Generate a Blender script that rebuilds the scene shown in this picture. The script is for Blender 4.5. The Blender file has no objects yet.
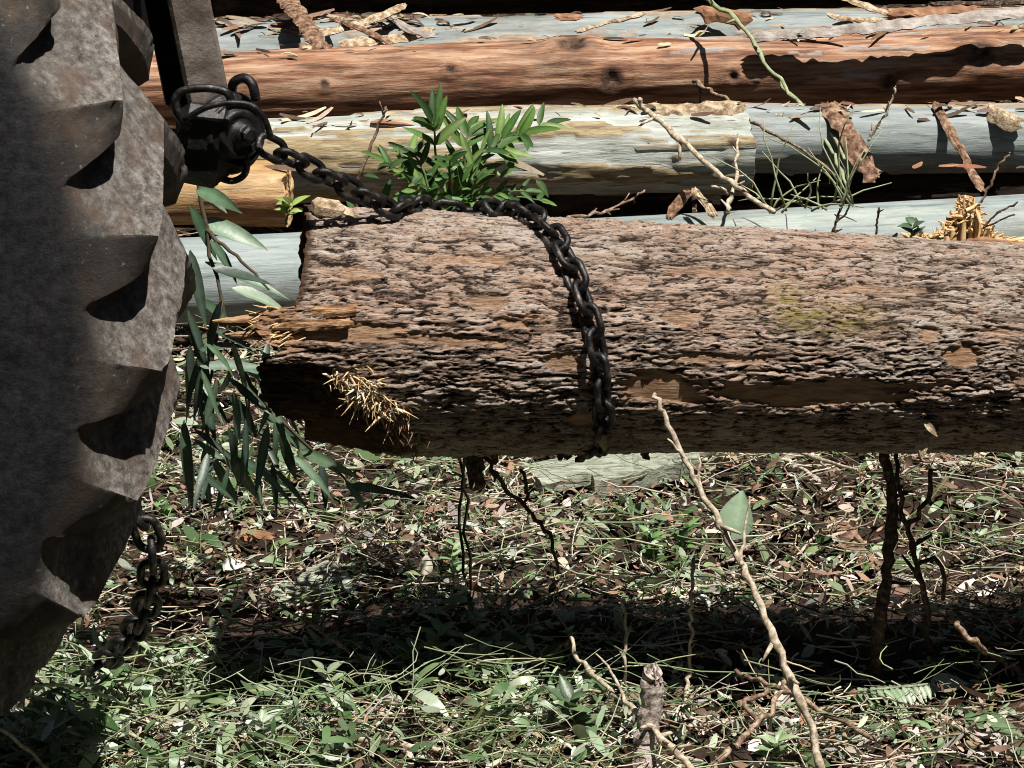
import bpy, math, random
import numpy as np
from mathutils import Vector, Matrix, Quaternion
random.seed(7); RNG = np.random.default_rng(11)
S = bpy.context.scene
COL = S.collection
PI = math.pi

# ------------------------------------------------------------------ camera geometry
F_PX = 3200.0; PITCH = math.radians(17.5)
CAM = Vector((0, -3.833, 1.65))
FW = Vector((0, math.cos(PITCH), -math.sin(PITCH))); UP = Vector((0, math.sin(PITCH), math.cos(PITCH)))
def ray(px, py): return FW + Vector((1, 0, 0))*((px-512)/F_PX) + UP*((384-py)/F_PX)
def P(px, py, Y):                        # the point of a sight line that lies in the plane y = Y
    d = ray(px, py); return CAM + d*((Y-CAM.y)/d.y)
def G(px, py, z=0.0):                    # the point of a sight line at height z
    d = ray(px, py); return CAM + d*((z-CAM.z)/d.z)
def proj_np(p):
    q = p - np.array(CAM)
    f = q@np.array(FW); return 512+F_PX*q[:, 0]/f, 384-F_PX*(q@np.array(UP))/f
cam = bpy.data.objects.new('camera', bpy.data.cameras.new('camera')); COL.objects.link(cam)
cam.location = CAM; cam.rotation_euler = (PI/2-PITCH, 0, 0)
cam.data.sensor_width = 36; cam.data.lens = 36*F_PX/1024; cam.data.clip_end = 500; cam.data.clip_start = .05
S.camera = cam

# ------------------------------------------------------------------ light
SUN = Vector((.24, -.30, 1)).normalized()
ld = bpy.data.lights.new('sun', 'SUN'); ld.energy = 5.0; ld.angle = math.radians(.5); ld.color = (1, .95, .88)
lo = bpy.data.objects.new('sun', ld); COL.objects.link(lo); lo.location = (0, 0, 6)
lo.rotation_euler = SUN.to_track_quat('Z', 'Y').to_euler()
W = bpy.data.worlds.new('World'); S.world = W; W.use_nodes = True
nt = W.node_tree; sky = nt.nodes.new('ShaderNodeTexSky'); sky.sky_type = 'NISHITA'; sky.sun_disc = False
sky.sun_elevation = math.asin(SUN.z); sky.sun_rotation = math.atan2(SUN.x, SUN.y)
nt.links.new(sky.outputs[0], nt.nodes['Background'].inputs[0]); nt.nodes['Background'].inputs[1].default_value = .05
S.view_settings.view_transform = 'Standard'; S.view_settings.look = 'None'
S.cycles.diffuse_bounces = 1; S.cycles.filter_width = 1.0
S.view_settings.exposure = 0.5; S.view_settings.gamma = 1

# ------------------------------------------------------------------ noise in numpy
def _h(ix, iy, iz, seed=0):
    n = (ix.astype(np.int64)*374761393 + iy.astype(np.int64)*668265263 + iz.astype(np.int64)*2147483647 + seed*974711) & 0xffffffff
    n = ((n ^ (n >> 13))*1274126177) & 0xffffffff
    n = ((n ^ (n >> 16))*2246822519) & 0xffffffff
    n = n ^ (n >> 15)
    return (n & 0xffffff)/float(0xffffff)
def vnoise(x, y, z, seed=0):
    x, y, z = np.broadcast_arrays(np.asarray(x, float), np.asarray(y, float), np.asarray(z, float))
    ix, iy, iz = np.floor(x), np.floor(y), np.floor(z)
    fx, fy, fz = x-ix, y-iy, z-iz
    fx, fy, fz = [f*f*f*(f*(f*6-15)+10) for f in (fx, fy, fz)]
    r = 0
    for a in (0, 1):
        for b in (0, 1):
            for c in (0, 1):
                r = r + _h(ix+a, iy+b, iz+c, seed)*(fx if a else 1-fx)*(fy if b else 1-fy)*(fz if c else 1-fz)
    return r*2-1
def fbm(x, y, z, o=4, seed=0):
    r = 0; a = 1; t = 0
    for k in range(o):
        r = r + a*vnoise(x*2**k, y*2**k, z*2**k, seed+k); t += a; a *= .5
    return r/t
def worley(u, v, nv, seed=0):            # cells 1 x 1, periodic in v with nv cells
    iu, iv = np.floor(u), np.floor(v)
    f1 = np.full(u.shape, 9.); f2 = np.full(u.shape, 9.); du = np.zeros(u.shape); dv = np.zeros(u.shape); cid = np.zeros(u.shape)
    for a in (-1, 0, 1):
        for b in (-1, 0, 1):
            cu, cv = iu+a, iv+b; cw = np.mod(cv, nv)
            x = cu+.1+.8*_h(cu, cw, cu*0, seed); y = cv+.1+.8*_h(cu, cw, cu*0+1, seed); h = _h(cu, cw, cu*0+2, seed)
            d = np.hypot(u-x, v-y); n = d < f1
            f2 = np.where(n, f1, np.minimum(f2, d)); du = np.where(n, u-x, du); dv = np.where(n, v-y, dv); cid = np.where(n, h, cid)
            f1 = np.where(n, d, f1)
    return f1, f2, du, dv, cid
def sst(a, b, x):
    t = np.clip((x-a)/(b-a), 0, 1); return t*t*(3-2*t)
def gh(x, y):                            # height of the ground: lumpy, a shallow rut along the drag line
    x = np.asarray(x, float); y = np.asarray(y, float)
    near = np.exp(-((x/9)**2+((y-1)/9)**2))
    return near*(.030*vnoise(x*2.1, y*2.1, 0*x, 3)+.016*vnoise(x*6, y*6, 0*x, 4)) - .05*np.exp(-((y-.05)/.13)**2)*sst(-.75, -.3, x)*near + .07*np.exp(-((x+1.0)/.38)**2-((y+.5)/.22)**2)
def gz(x, y): return float(gh(np.array([x]), np.array([y]))[0])

# ------------------------------------------------------------------ materials
class NT:
    def __init__(s, name):
        s.m = bpy.data.materials.new(name); s.m.use_nodes = True; s.t = s.m.node_tree
        s.b = s.t.nodes['Principled BSDF']
    def n(s, typ, **k):
        o = s.t.nodes.new('ShaderNode'+typ)
        for a, v in k.items(): setattr(o, a, v)
        return o
    def put(s, inp, v):
        if isinstance(v, bpy.types.NodeSocket): s.t.links.new(v, inp)
        elif isinstance(v, (tuple, list)) and len(v) == 3 and inp.type == 'RGBA': inp.default_value = (*v, 1)
        else: inp.default_value = v
    def co(s, sc=(1, 1, 1)):
        t = s.n('TexCoord'); m = s.n('Mapping'); s.t.links.new(t.outputs['Object'], m.inputs[0]); m.inputs['Scale'].default_value = sc
        return m.outputs[0]
    def noise(s, sc=(1, 1, 1), scale=10, detail=5, rough=.6, dist=0):
        o = s.n('TexNoise'); s.put(o.inputs['Vector'], s.co(sc)); o.inputs['Scale'].default_value = scale
        o.inputs['Detail'].default_value = detail; o.inputs['Roughness'].default_value = rough; o.inputs['Distortion'].default_value = dist
        return o.outputs[0]
    def ramp(s, fac, stops):
        r = s.n('ValToRGB'); e = r.color_ramp.elements
        while len(e) < len(stops): e.new(.5)
        for q, (p, c) in zip(e, stops): q.position = p; q.color = (*c, 1) if len(c) == 3 else c
        s.put(r.inputs[0], fac); return r.outputs[0]
    def mix(s, f, a, b, mode='MIX'):
        o = s.n('Mix', data_type='RGBA', blend_type=mode); s.put(o.inputs[0], f); s.put(o.inputs[6], a); s.put(o.inputs[7], b); return o.outputs[2]
    def math(s, op, a, b=0.0):
        o = s.n('Math', operation=op); s.put(o.inputs[0], a); s.put(o.inputs[1], b); return o.outputs[0]
    def attr(s, name, out='Fac'):
        return s.n('Attribute', attribute_name=name).outputs[out]
    def bump(s, h, strength=.5, dist=.002):
        o = s.n('Bump'); o.inputs['Strength'].default_value = strength; o.inputs['Distance'].default_value = dist
        s.put(o.inputs['Height'], h); s.put(s.b.inputs['Normal'], o.outputs[0])
    def done(s, col, rough=.8, spec=.3, metal=0):
        s.put(s.b.inputs['Base Color'], col); s.put(s.b.inputs['Roughness'], rough); s.b.inputs['Specular IOR Level'].default_value = spec
        s.b.inputs['Metallic'].default_value = metal
        return s.m
def b3(x): return (x, x, x)

def m_bark():
    k = NT('rough_bark')
    n1 = k.noise((3, 9, 9), 9, 6, .7)
    plate = k.ramp(n1, [(.3, (.24, .165, .115)), (.42, (.45, .34, .26)), (.54, (.60, .49, .395)), (.68, (.72, .63, .54))])
    n2 = k.noise((1, 1, 1), 5, 3)
    plate = k.mix(k.ramp(n2, [(.42, b3(0)), (.62, b3(1))]), plate, k.mix(.45, plate, (.62, .36, .25)))
    tone = k.attr('tone'); plate = k.mix(k.math('MULTIPLY', tone, .75), plate, (.60, .54, .49))
    pk = k.ramp(k.noise((1.5, 4, 4), 11, 4, .6), [(.58, b3(0)), (.68, b3(.5))]); plate = k.mix(pk, plate, (.56, .31, .20))
    plate = k.mix(k.ramp(k.attr('flake'), [(.1, b3(.75)), (.55, b3(0))]), plate, (.20, .13, .095)); plate = k.mix(k.ramp(k.attr('flake'), [(.72, b3(0)), (.95, b3(.6))]), plate, (.72, .66, .61))
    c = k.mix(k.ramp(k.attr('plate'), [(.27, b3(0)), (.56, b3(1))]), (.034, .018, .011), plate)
    moss = k.math('MULTIPLY', k.attr('moss'), k.ramp(k.noise((3, 8, 8), 12, 4), [(.4, b3(0)), (.55, b3(1))]))
    c = k.mix(moss, c, (.36, .29, .08))
    n3 = k.noise((1.2, 8, 8), 22, 5, .6, .5)
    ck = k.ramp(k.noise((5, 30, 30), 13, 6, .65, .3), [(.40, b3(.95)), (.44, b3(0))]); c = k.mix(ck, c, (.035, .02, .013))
    fl = k.ramp(k.noise((6, 26, 26), 20, 5, .6, .3), [(.58, b3(0)), (.66, b3(.5))]); c = k.mix(fl, c, (.66, .60, .55))
    bare = k.ramp(n3, [(.3, (.20, .10, .06)), (.5, (.50, .30, .175)), (.68, (.62, .42, .27))])
    c = k.mix(k.attr('bare'), c, bare)
    c = k.mix(k.attr('wood'), c, k.ramp(k.noise((1, 10, 10), 26, 4), [(.3, (.055, .03, .018)), (.55, (.12, .065, .035)), (.7, (.24, .14, .08))]))
    k.bump(k.noise((4, 22, 22), 16, 7, .75), 1.0, .007)
    return k.done(c, .85, .25)
def m_log(name, stops, streak=(1, 10, 10), sc=7, alt=None, bumpd=.003, rough=.65, spec=.35, cracks=.7, stain=.6, stcol=(.16, .12, .085)):
    """smooth or fibrous log: a streaky colour, attribute 'peel' switches to a second skin"""
    k = NT(name)
    c = k.ramp(k.noise(streak, sc, 6, .65, .3), stops)
    if alt:
        a = k.ramp(k.noise((streak[0]*1.4, streak[1], streak[2]), sc*1.6, 6, .7, .6), alt)
        c = k.mix(k.attr('peel'), c, a)
    st = k.ramp(k.noise((1, 2.2, 2.2), 4.5, 6, .7, .4), [(.36, b3(.8)), (.47, b3(0))]); c = k.mix(k.math('MULTIPLY', st, stain), c, stcol)
    cr = k.ramp(k.noise((1.3, 22, 22), 6, 6, .65, .5), [(.36, b3(1)), (.405, b3(0))])
    c = k.mix(k.math('MULTIPLY', cr, cracks), c, (.09, .07, .055))
    c = k.mix(k.attr('knot'), c, k.ramp(k.noise((1, 1, 1), 60, 4), [(.4, (.03, .018, .012)), (.65, (.15, .085, .055))]))
    sp = k.ramp(k.noise((1, 2.5, 2.5), 38, 3, .6), [(.27, b3(1)), (.33, b3(0))])
    c = k.mix(k.math('MULTIPLY', sp, .6), c, (.12, .10, .08))
    k.bump(k.noise((streak[0]*1.5, streak[1]*1.5, streak[2]*1.5), sc*3, 6, .7), .7, bumpd)
    return k.done(c, rough, spec)
def m_simple(name, stops, sc=(1, 1, 1), scale=30, rough=.7, spec=.3, metal=0, bs=.5, bd=.002, detail=5):
    k = NT(name); n = k.noise(sc, scale, detail, .65); k.bump(k.noise(sc, scale*2.3, 5, .7), bs, bd)
    return k.done(k.ramp(n, stops), rough, spec, metal)
def m_leaf(name, var=.35, rough=.42, spec=.5, trans=.25, base=None, veins=True):
    """leaf with a pigment per leaf (attribute 'pig') or one base colour, faint blotches"""
    k = NT(name); c = base if base else k.attr('pig', 'Color')
    n = k.noise((1, 1, 1), 70, 4)
    c = k.mix(k.ramp(n, [(.35, b3(var)), (.6, b3(0))]), c, k.mix(1.0, c, (.55, .5, .4), 'MULTIPLY'))
    k.bump(k.noise((1, 1, 1), 160, 3), .4, .001)
    k.done(c, rough, spec)
    if trans:
        tr = k.n('BsdfTranslucent'); k.put(tr.inputs[0], c); mx = k.n('MixShader'); mx.inputs[0].default_value = trans
        k.t.links.new(k.b.outputs[0], mx.inputs[1]); k.t.links.new(tr.outputs[0], mx.inputs[2])
        k.t.links.new(mx.outputs[0], k.t.nodes['Material Output'].inputs[0])
    return k.m
def m_tyre():
    k = NT('dusty_rubber_lit_lugs')
    n1 = k.noise((1, 1, 1), 7, 6, .7); n2 = k.noise((1, 1, 1), 80, 8, .8)
    c = k.ramp(n1, [(.30, (.026, .024, .022)), (.48, (.055, .049, .044)), (.66, (.10, .088, .076))])
    c = k.mix(k.ramp(n2, [(.36, b3(.75)), (.52, b3(0))]), c, (.05, .047, .048))
    c = k.mix(k.ramp(k.noise((1, 1, 1), 14, 4, .6), [(.52, b3(0)), (.7, b3(.55))]), c, (.17, .125, .09))
    c = k.mix(k.math('MULTIPLY', k.attr('crest'), .85), c, k.ramp(n2, [(.36, (.035, .031, .028)), (.46, (.13, .115, .10)), (.55, (.24, .22, .20)), (.65, (.40, .385, .375))]))  # worn, dusty lug faces, painted lighter still as if sunlit
    sp = k.ramp(k.noise((1, 1, 1), 150, 3, .6), [(.66, b3(0)), (.70, b3(.8))]); c = k.mix(sp, c, (.26, .23, .20))
    ng = k.ramp(k.noise((1, 1, 1), 22, 5, .65), [(.50, b3(0)), (.62, b3(.7))]); c = k.mix(ng, c, (.085, .055, .038))
    c = k.mix(k.math('MULTIPLY', k.attr('side'), .92), c, k.ramp(n2, [(.42, (.007, .008, .010)), (.68, (.035, .038, .043))]))  # sidewall painted near-black to carry its shade
    k.bump(n2, .8, .003)
    return k.done(c, .68, .18)
M = {}
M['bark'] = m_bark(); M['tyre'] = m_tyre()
M['wood_end'] = m_simple('torn_wood', [(.3, (.09, .045, .025)), (.5, (.26, .14, .075)), (.7, (.42, .26, .15))], (3, 12, 12), 9, .85, .2, 0, .8, .004)
M['fresh_wood'] = m_simple('fresh_wood', [(.3, (.52, .27, .11)), (.5, (.72, .47, .23)), (.7, (.82, .66, .42))], (1, 1, 1), 40, .7, .25)
M['pale_wood'] = m_simple('pale_wood', [(.35, (.50, .30, .14)), (.5, (.74, .56, .33)), (.65, (.85, .76, .58))], (1, 1, 1), 60, .7, .25)
M['tongue'] = m_simple('tongue_wood', [(.36, (.07, .035, .018)), (.47, (.27, .14, .07)), (.58, (.50, .31, .17)), (.68, (.66, .47, .29))], (1, 7, 7), 26, .8, .2, 0, .9, .004)
M['red_wood'] = m_simple('red_wood', [(.3, (.12, .055, .03)), (.55, (.30, .155, .085)), (.72, (.46, .28, .17))], (1, 1, 1), 35, .75, .25)
M['pale'] = m_log('pale_smooth_log', [(.28, (.13, .17, .16)), (.45, (.23, .28, .275)), (.64, (.33, .375, .375))], (.8, 14, 14), 6,
                  [(.3, (.20, .24, .21)), (.6, (.36, .41, .38))], .0015, .55, .4, .45)
M['grey'] = m_log('grey_log', [(.28, (.11, .13, .125)), (.45, (.21, .245, .24)), (.66, (.35, .385, .38))], (1, 9, 9), 6,
                  [(.3, (.17, .11, .07)), (.5, (.36, .26, .17)), (.7, (.55, .45, .33))], .002, .6, .35, .6)
M['cream'] = m_log('cream_green_log', [(.28, (.19, .20, .15)), (.42, (.35, .375, .33)), (.64, (.52, .55, .52))], (1, 8, 8), 7,
                   [(.3, (.11, .07, .035)), (.45, (.28, .21, .11)), (.65, (.46, .38, .24))], .003, .65, .3, .8)
M['brown'] = m_log('brown_peeled_log', [(.30, (.05, .022, .013)), (.41, (.17, .075, .042)), (.50, (.32, .165, .095)), (.63, (.50, .33, .22))], (.9, 9, 9), 7,
                   [(.3, (.20, .17, .15)), (.6, (.42, .38, .35))], .003, .7, .3, .75)
M['shade_black_log'] = m_log('shade_black_log', [(.3, (.008, .006, .005)), (.5, (.017, .012, .009)), (.72, (.04, .027, .02))], (1, 9, 9), 7, [(.3, (.012, .009, .007)), (.7, (.05, .035, .025))], .003, .9, .08)  # near-black colour standing in for deep shade in the pile
M['ochre'] = m_log('ochre_log', [(.3, (.28, .15, .06)), (.5, (.50, .31, .14)), (.7, (.66, .48, .28))], (1, 6, 6), 8, [(.3, (.2, .08, .04)), (.7, (.5, .25, .12))], .003)
M['soil'] = m_simple('dark_soil', [(.3, (.018, .012, .009)), (.5, (.045, .03, .022)), (.72, (.10, .068, .048))], (1, 1, 1), 30, .95, .1, 0, 1, .012, 8)
M['litter'] = m_leaf('dry_leaf', .5, .6, .3, .12); M['green'] = m_leaf('green_leaf', .3, .40, .5, .25); M['gum'] = m_leaf('gum_leaf', .5, .42, .45, .15); M['lush'] = m_leaf('lush_leaf', .4, .5, .35, .3)
M['blade'] = m_leaf('grass_blade', .2, .5, .4, .15)
M['twig'] = m_leaf('twig_bark', .6, .8, .2, 0)
M['stick_pale'] = m_simple('pale_stick', [(.38, (.26, .20, .14)), (.5, (.46, .38, .28)), (.62, (.62, .55, .44))], (1, 1, 1), 130, .8, .2)
M['stick_dark'] = m_simple('dark_stick', [(.38, (.025, .018, .013)), (.55, (.075, .05, .035)), (.63, (.18, .13, .09))], (1, 1, 1), 130, .85, .2)
M['stick_green'] = m_simple('green_stem', [(.3, (.16, .20, .09)), (.6, (.36, .40, .24))], (1, 1, 1), 40, .6, .35)
M['stick_brown'] = m_simple('brown_stick', [(.38, (.11, .07, .045)), (.55, (.28, .19, .13)), (.63, (.44, .34, .25))], (1, 1, 1), 130, .85, .2)
M['stick_grey'] = m_simple('grey_pink_stick', [(.36, (.10, .075, .06)), (.47, (.36, .29, .25)), (.6, (.56, .49, .45))], (1, 1, 1), 95, .85, .2, 0, .9, .003)
M['strip'] = m_simple('bark_strip', [(.36, (.06, .032, .02)), (.5, (.22, .125, .078)), (.62, (.40, .27, .18))], (1, 1, 1), 75, .8, .2, 0, .9, .004)
M['strip_tan'] = m_simple('tan_bark', [(.36, (.20, .13, .075)), (.5, (.44, .33, .21)), (.62, (.64, .53, .39))], (1, 1, 1), 75, .8, .2, 0, .9, .004)
M['strip_grey'] = m_simple('grey_bark', [(.3, (.16, .13, .11)), (.5, (.32, .28, .25)), (.7, (.5, .47, .43))], (1, 1, 1), 30, .8, .2, 0, .9, .004)
M['steel'] = m_simple('rusty_steel', [(.3, (.06, .045, .036)), (.48, (.15, .12, .10)), (.66, (.27, .23, .20))], (1, 1, 1), 24, .6, .5, .25, .8, .003, 8)
M['grease'] = m_simple('black_greasy_iron', [(.35, (.006, .006, .006)), (.6, (.02, .019, .018)), (.8, (.06, .055, .05))], (1, 1, 1), 40, .38, .5, .4, .7, .003)
M['chain'] = m_simple('chain_iron', [(.35, (.012, .011, .011)), (.55, (.035, .033, .033)), (.7, (.14, .12, .11))], (1, 1, 1), 90, .36, .5, .6, .6, .002)
M['black_paint'] = m_simple('black_paint', [(.3, (.006, .006, .006)), (.7, (.014, .013, .012))], (1, 1, 1), 20, .95, .05)
M['rim'] = m_simple('rim_paint', [(.3, (.20, .07, .03)), (.6, (.42, .18, .06))], (1, 1, 1), 20, .5, .4)
M['plank'] = m_simple('weathered_slab', [(.36, (.10, .105, .07)), (.48, (.27, .29, .22)), (.64, (.42, .45, .37))], (1, 8, 8), 22, .75, .25, 0, .8, .003)

# ------------------------------------------------------------------ building helpers
def tag(o, label=None, cat=None, group=None, kind=None):
    for k, v in (('label', label), ('category', cat), ('group', group), ('kind', kind)):
        if v: o[k] = v
    return o
def empty(name, loc, label=None, cat=None, group=None):
    o = bpy.data.objects.new(name, None); COL.objects.link(o); o.location = loc; o.empty_display_size = .05
    return tag(o, label, cat, group)
def link(name, me, parent=None, loc=None):
    o = bpy.data.objects.new(name, me); COL.objects.link(o)
    if loc is not None: o.location = loc
    if parent: o.parent = parent
    return o
def mesh_np(name, V, Q, mat, smooth=True, attrs=None, mats=None, midx=None):
    me = bpy.data.meshes.new(name); V = np.ascontiguousarray(V, np.float32); Q = np.ascontiguousarray(Q, np.int32)
    n = Q.shape[1]
    me.vertices.add(len(V)); me.vertices.foreach_set('co', V.ravel())
    me.loops.add(Q.size); me.loops.foreach_set('vertex_index', Q.ravel())
    me.polygons.add(len(Q)); me.polygons.foreach_set('loop_start', np.arange(0, Q.size, n, dtype=np.int32))
    me.polygons.foreach_set('use_smooth', np.full(len(Q), smooth))
    for m in (mats or [mat]): me.materials.append(m)
    if midx is not None: me.polygons.foreach_set('material_index', np.asarray(midx, np.int32))
    me.update(calc_edges=True); me.validate()
    for k, v in (attrs or {}).items():
        v = np.asarray(v, np.float32)
        if v.ndim == 1: a = me.attributes.new(k, 'FLOAT', 'POINT'); a.data.foreach_set('value', v)
        else:
            a = me.attributes.new(k, 'FLOAT_COLOR', 'POINT'); a.data.foreach_set('color', np.c_[v, np.ones(len(v))].astype(np.float32).ravel())
    return me
def grid_faces(nu, nv, wrap=False, off=0):
    i, j = np.meshgrid(np.arange(nu-1), np.arange(nv if wrap else nv-1), indexing='ij'); j2 = (j+1) % nv
    return np.stack([i*nv+j, (i+1)*nv+j, (i+1)*nv+j2, i*nv+j2], -1).reshape(-1, 4)+off
class MB:
    def __init__(s): s.v = []; s.f = []; s.pig = []; s.c = (.2, .2, .2)
    def add(s, vs, fs):
        o = len(s.v); s.v += [tuple(v) for v in vs]; s.f += [tuple(i+o for i in f) for f in fs]; s.pig += [s.c]*len(vs)
    def tube(s, pts, rad, n=7, cap=True, jit=0):
        pts = [Vector(p) for p in pts]; vs = []; prev = None
        for i, p in enumerate(pts):
            t = (pts[min(i+1, len(pts)-1)]-pts[max(i-1, 0)]).normalized()
            if prev is None: a = t.orthogonal().normalized()
            else: a = (prev-t*prev.dot(t)).normalized()
            prev = a; b = t.cross(a); r = rad[i] if isinstance(rad, (list, tuple)) else rad
            for k in range(n):
                q = r*(1+random.uniform(-jit, jit)); vs.append(p+a*(math.cos(2*PI*k/n)*q)+b*(math.sin(2*PI*k/n)*q))
        fs = [(i*n+k, i*n+(k+1) % n, (i+1)*n+(k+1) % n, (i+1)*n+k) for i in range(len(pts)-1) for k in range(n)]
        if cap: fs += [tuple(range(n))[::-1], tuple((len(pts)-1)*n+k for k in range(n))]
        s.add(vs, fs)
    def leaf(s, base, d, nrm, L, w, bend=.3, fold=.25, seg=6, tip=1.6, twist=0., wav=0., par=.8):
        """a blade with a midrib fold; bends away from nrm"""
        d = Vector(d).normalized(); nrm = Vector(nrm); nrm = (nrm-d*nrm.dot(d)).normalized(); p = Vector(base); vs = []
        for i in range(seg+1):
            t = i/seg; ww = w*.5*(math.sin(PI*min(1, t**.75))**par if 0 < t < 1 else .06)*(1-.25*t)*1.25
            sd = d.cross(nrm).normalized(); up = nrm
            if twist: q = Quaternion(d, twist*t); sd = q@sd; up = q@up
            wv = random.uniform(-wav, wav)*w
            vs += [p-sd*ww+up*(ww*fold*2+wv), p, p+sd*ww+up*(ww*fold*2-wv)]
            q = Quaternion(d.cross(nrm).normalized(), -bend/seg); d = q@d; nrm = q@nrm; p = p+d*(L/seg)
        fs = []
        for i in range(seg):
            a = i*3; fs += [(a, a+1, a+4, a+3), (a+1, a+2, a+5, a+4)]
        s.add(vs, fs)
        for i in range(seg+1): s.pig[-3*(seg+1)+3*i+1] = tuple(min(.8, q*1.5+.02) for q in s.c)
        if random.random() < .3: s.pig[-3:] = [(.30, .20, .10)]*3
    def box(s, c, sz, rot=None, bev=.0):
        c = Vector(c); R = rot or Matrix.Identity(3); x, y, z = [q/2 for q in sz]; b = bev
        # a box with chamfered vertical and horizontal edges (24 verts)
        vs = []; idx = {}
        for sx in (-1, 1):
            for sy in (-1, 1):
                for sz_ in (-1, 1):
                    for ax in range(3):
                        q = [sx*(x-b), sy*(y-b), sz_*(z-b)]; q[ax] = (sx*x, sy*y, sz_*z)[ax]
                        idx[(sx, sy, sz_, ax)] = len(vs); vs.append(c+R@Vector(q))
        fs = []
        for ax in range(3):
            o = [k for k in range(3) if k != ax]
            for sg in (-1, 1):
                f = []
                for (p, q) in ((-1, -1), (1, -1), (1, 1), (-1, 1)):
                    k = [0, 0, 0]; k[ax] = sg; k[o[0]] = p; k[o[1]] = q; f.append(idx[(*k, ax)])
                fs.append(tuple(f))
        for ax in range(3):
            o = [k for k in range(3) if k != ax]
            for p in (-1, 1):
                for q in (-1, 1):
                    f = []
                    for sg, axx in ((-1, o[0]), (1, o[0]), (1, o[1]), (-1, o[1])):
                        k = [0, 0, 0]; k[ax] = sg; k[o[0]] = p; k[o[1]] = q; f.append(idx[(*k, axx)])
                    fs.append(tuple(f))
        for sx in (-1, 1):
            for sy in (-1, 1):
                for sz_ in (-1, 1): fs.append(tuple(idx[(sx, sy, sz_, a)] for a in range(3)))
        s.add(vs, fs)
    def lathe(s, prof, c, axis, n=28):
        axis = Vector(axis).normalized(); a = axis.orthogonal().normalized(); b = axis.cross(a); c = Vector(c); vs = []
        for (h, r) in prof:
            for k in range(n): vs.append(c+axis*h+(a*math.cos(2*PI*k/n)+b*math.sin(2*PI*k/n))*r)
        m = len(prof); fs = [(i*n+k, i*n+(k+1) % n, (i+1)*n+(k+1) % n, (i+1)*n+k) for i in range(m-1) for k in range(n)]
        fs += [tuple(range(n))[::-1], tuple((m-1)*n+k for k in range(n))]
        s.add(vs, fs)
    def build(s, name, mat, parent=None, smooth=True, fix=True):
        me = bpy.data.meshes.new(name); me.from_pydata(s.v, [], s.f); me.materials.append(mat)
        if fix:
            import bmesh
            bm = bmesh.new(); bm.from_mesh(me); bmesh.ops.recalc_face_normals(bm, faces=bm.faces); bm.to_mesh(me); bm.free()
        me.polygons.foreach_set('use_smooth', [smooth]*len(me.polygons))
        a = me.attributes.new('pig', 'FLOAT_COLOR', 'POINT'); a.data.foreach_set('color', [q for c in s.pig for q in (*c, 1)])
        o = link(name, me, None)
        if parent:
            o.parent = parent; o.matrix_parent_inverse = Matrix.Translation(parent.location).inverted() if parent.parent is None else (Matrix.Translation(parent.parent.location) @ Matrix.Translation(parent.location)).inverted()
        return o
def flat(o):
    o.data.polygons.foreach_set('use_smooth', [False]*len(o.data.polygons)); return o
def soften(o, w=.003, seg=2):
    m = o.modifiers.new('bevel', 'BEVEL'); m.width = w; m.segments = seg; m.limit_method = 'ANGLE'; return o
def wob(pts, n=10, amp=.004, seed=None):
    """resample a polyline (Catmull-Rom) and give it a natural wobble"""
    pts = [Vector(p) for p in pts]; out = []
    for i in range(len(pts)-1):
        p0 = pts[max(i-1, 0)]; p1 = pts[i]; p2 = pts[i+1]; p3 = pts[min(i+2, len(pts)-1)]
        k = max(2, n//(len(pts)-1))
        for j in range(k+(1 if i == len(pts)-2 else 0)):
            t = j/k; q = .5*((2*p1)+(p2-p0)*t+(2*p0-5*p1+4*p2-p3)*t*t+(3*p1-p0-3*p2+p3)*t**3)
            out.append(q+Vector((random.gauss(0, amp), random.gauss(0, amp), random.gauss(0, amp))))
    return out
def gpt(px, py, dz=.01):
    p = G(px, py, .0); p.z = 0
    for _ in range(3): p = G(px, py, gz(p.x, p.y)+dz)
    return p
def pts3(lst):
    """(px, py, depth) where depth is a plane y, or a negative-free string 'g' for on the ground"""
    return [gpt(a, b, .012) if c == 'g' else P(a, b, c) for a, b, c in lst]

# ================================================================== GROUND
def axis_lines(lo, hi, step, far):
    a = list(np.arange(lo, hi+1e-6, step)); s = step; x = hi
    while x < far: s *= 1.35; x += s; a.append(x)
    s = step; x = lo
    while x > -far: s *= 1.35; x -= s; a.insert(0, x)
    return np.array(a)
gx = axis_lines(-1.7, 1.7, .016, 120); gy = axis_lines(-1.1, 4.6, .016, 120)
X, Y = np.meshgrid(gx, gy, indexing='ij'); Z = gh(X, Y)
inside = (abs(X) < 3) & (Y > -2) & (Y < 6)
Z = Z+np.where(inside, .010*fbm(X*22, Y*22, X*0, 4, 9), 0)-.012
o = link('ground', mesh_np('ground', np.stack([X, Y, Z], -1).reshape(-1, 3), grid_faces(len(gx), len(gy)), M['soil'])); tag(o, kind='structure')

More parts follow.
